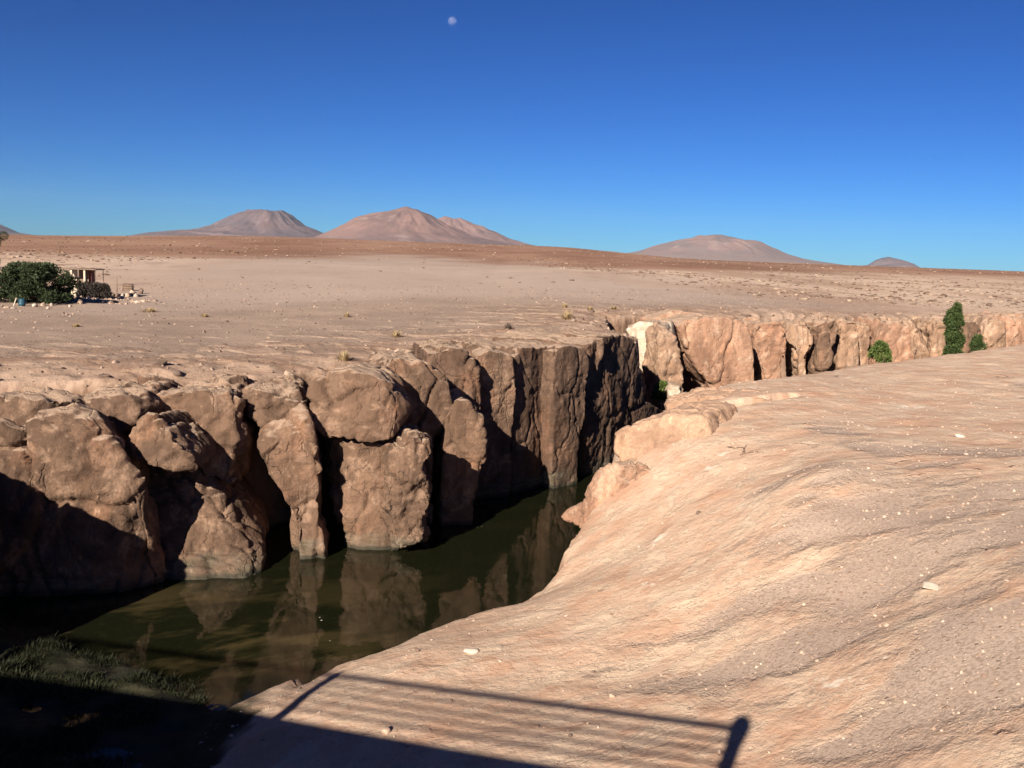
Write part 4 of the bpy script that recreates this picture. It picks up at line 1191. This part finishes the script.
pole = lathe('pole', (0, 0, -0.1), [(0.001, 0), (0.05, 0), (0.035, 17 * pb[1] / F + 0.1), (0.001, 17 * pb[1] / F + 0.11)], M_wood)
pole.location = tuple(pb); tag(pole, 'thin upright wooden pole right of the shelter', 'pole')
pb = hit(128, 291); s = pb[1] / F
o = lbox('crate', (-5 * s, -0.3, -0.05), (5 * s, 0.3, 7 * s), M_rust, None, 0.02); o.location = tuple(pb); o.rotation_euler = (0.05, 0.04, 0.25)
for k in range(3):
    lbox('slat', (-5.15 * s, -0.32, 0.06 + k * 2.4 * s), (5.15 * s, -0.302, 0.06 + k * 2.4 * s + 1.4 * s), M_wood, o, 0.004)
tag(o, 'dark rusty square crate right of the thin pole', 'crate')
pb = hit(22, 306); s = pb[1] / F
bar = lathe('barrel', (0, 0, 0), [(0.001, 0), (2.8 * s, 0), (3.4 * s, 1.6 * s), (3.6 * s, 3.6 * s), (3.45 * s, 3.7 * s), (3.6 * s, 3.9 * s), (3.3 * s, 6 * s), (2.2 * s, 7.3 * s), (0.001, 7.5 * s)], M_blue, None, 20)
bar.location = tuple(pb); tag(bar, 'round blue plastic barrel under the broad tree', 'barrel')
pb = hit(15, 306); s = pb[1] / F
V, Fc = limb_mesh([((-1.4 * s, 0, 0), (1.6 * s, 0, 8 * s), 0.04, 0.04)])
pl = mesh_obj('plank', V, Fc, M_stone_pale); pl.location = tuple(pb); tag(pl, 'pale plank leaning left of the blue barrel', 'plank')
RG = 'rubble stones round the shelter'
rs = np.random.RandomState(12)
spots = [(35, 307, 7, 5), (43, 306, 6, 5), (52, 306, 6, 4), (60, 303, 7, 5), (66, 303, 8, 7), (72, 301, 7, 7), (78, 300, 8, 7), (84, 297, 9, 7), (90, 297, 8, 6), (70, 307, 5, 4), (48, 309, 5, 3),
         (106, 296, 6, 5), (112, 297, 6, 6), (117, 297, 7, 6), (122, 298, 6, 6), (128, 297, 7, 6), (133, 295, 8, 7), (141, 294, 8, 8), (136, 297, 6, 5), (6, 308, 9, 3), (13, 309, 7, 3), (80, 304, 7, 6)]
wh = ['pale', 'brown', 'dark']
for i, (px, py, wd, h) in enumerate(spots):
    k = rs.choice(3, p=[0.5, 0.3, 0.2]) if (px, wd) != (141, 8) else 2
    order = sorted(range(len(spots)), key=lambda q: spots[q][0]).index(i)
    ref = 'under the broad tree' if px < 50 else 'in the heap below the shelter' if px < 95 else 'in the row right of the shelter'
    same = sorted([q for q in range(len(spots)) if (q_ := ('under the broad tree' if spots[q][0] < 50 else 'in the heap below the shelter' if spots[q][0] < 95 else 'in the row right of the shelter')) == ref], key=lambda q: spots[q][0])
    ordn = ['leftmost', 'second from left', 'third from left', 'fourth from left', 'fifth from left', 'sixth from left', 'seventh from left', 'eighth from left', 'ninth from left', 'tenth from left'][same.index(i)]
    stone('rubble_stone', f'{wh[k]} rubble stone, {ordn} {ref}', px, py, wd * 0.8, h * 0.85, (M_rubble, M_stone, M_stone_dark)[k], 520 + i, RG)

# ------------------------------------------------------------------ moon
n = NT('moon_face')
t = n.t
tr = n.n('ShaderNodeBsdfTransparent'); df_ = n.n('ShaderNodeBsdfDiffuse'); ad = n.n('ShaderNodeAddShader')
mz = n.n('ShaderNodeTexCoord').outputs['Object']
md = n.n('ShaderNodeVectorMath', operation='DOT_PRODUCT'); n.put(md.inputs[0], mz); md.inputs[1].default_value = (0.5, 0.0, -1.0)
n.put(df_.inputs['Color'], n.mix(n.ramp(md.outputs['Value'], (-60, 130, 0, 0.9)), n.mix(n.ramp(n.noise(0.006, 4, 0.5), (0.40, 0.6)), (0.02, 0.02, 0.02), (0.085, 0.085, 0.085)), (0.004, 0.004, 0.004)))  # lower right darkened in the colour to paint the moon's unlit phase
t.links.new(tr.outputs[0], ad.inputs[0]); t.links.new(df_.outputs[0], ad.inputs[1])
t.links.new(ad.outputs[0], t.nodes['Material Output'].inputs['Surface'])
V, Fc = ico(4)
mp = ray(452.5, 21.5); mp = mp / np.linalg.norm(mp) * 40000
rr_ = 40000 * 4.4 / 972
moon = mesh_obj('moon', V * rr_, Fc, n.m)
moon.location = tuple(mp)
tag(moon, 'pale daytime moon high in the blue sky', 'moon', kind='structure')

# ------------------------------------------------------------------ haze
HAZE = 7e-6
hz = NT('haze_air')
hz.t.nodes.remove(hz.b)
pv = hz.n('ShaderNodeVolumePrincipled')
pv.inputs['Color'].default_value = (0.5, 0.72, 1.0, 1)
pv.inputs['Density'].default_value = HAZE
hz.t.links.new(pv.outputs[0], hz.t.nodes['Material Output'].inputs['Volume'])
if HAZE:
    L = 31000
    c = [(x, y, z) for x in (-L, L) for y in (-1000, L) for z in (-70, 1300)]
    me = bpy.data.meshes.new('haze')
    me.from_pydata(c, [], [(0, 1, 3, 2), (4, 6, 7, 5), (0, 4, 5, 1), (2, 3, 7, 6), (0, 2, 6, 4), (1, 5, 7, 3)])
    me.materials.append(hz.m)
    o = bpy.data.objects.new('haze', me)
    COL.objects.link(o)
    tag(o, 'thin bluish haze over the far plain', 'haze', kind='stuff')
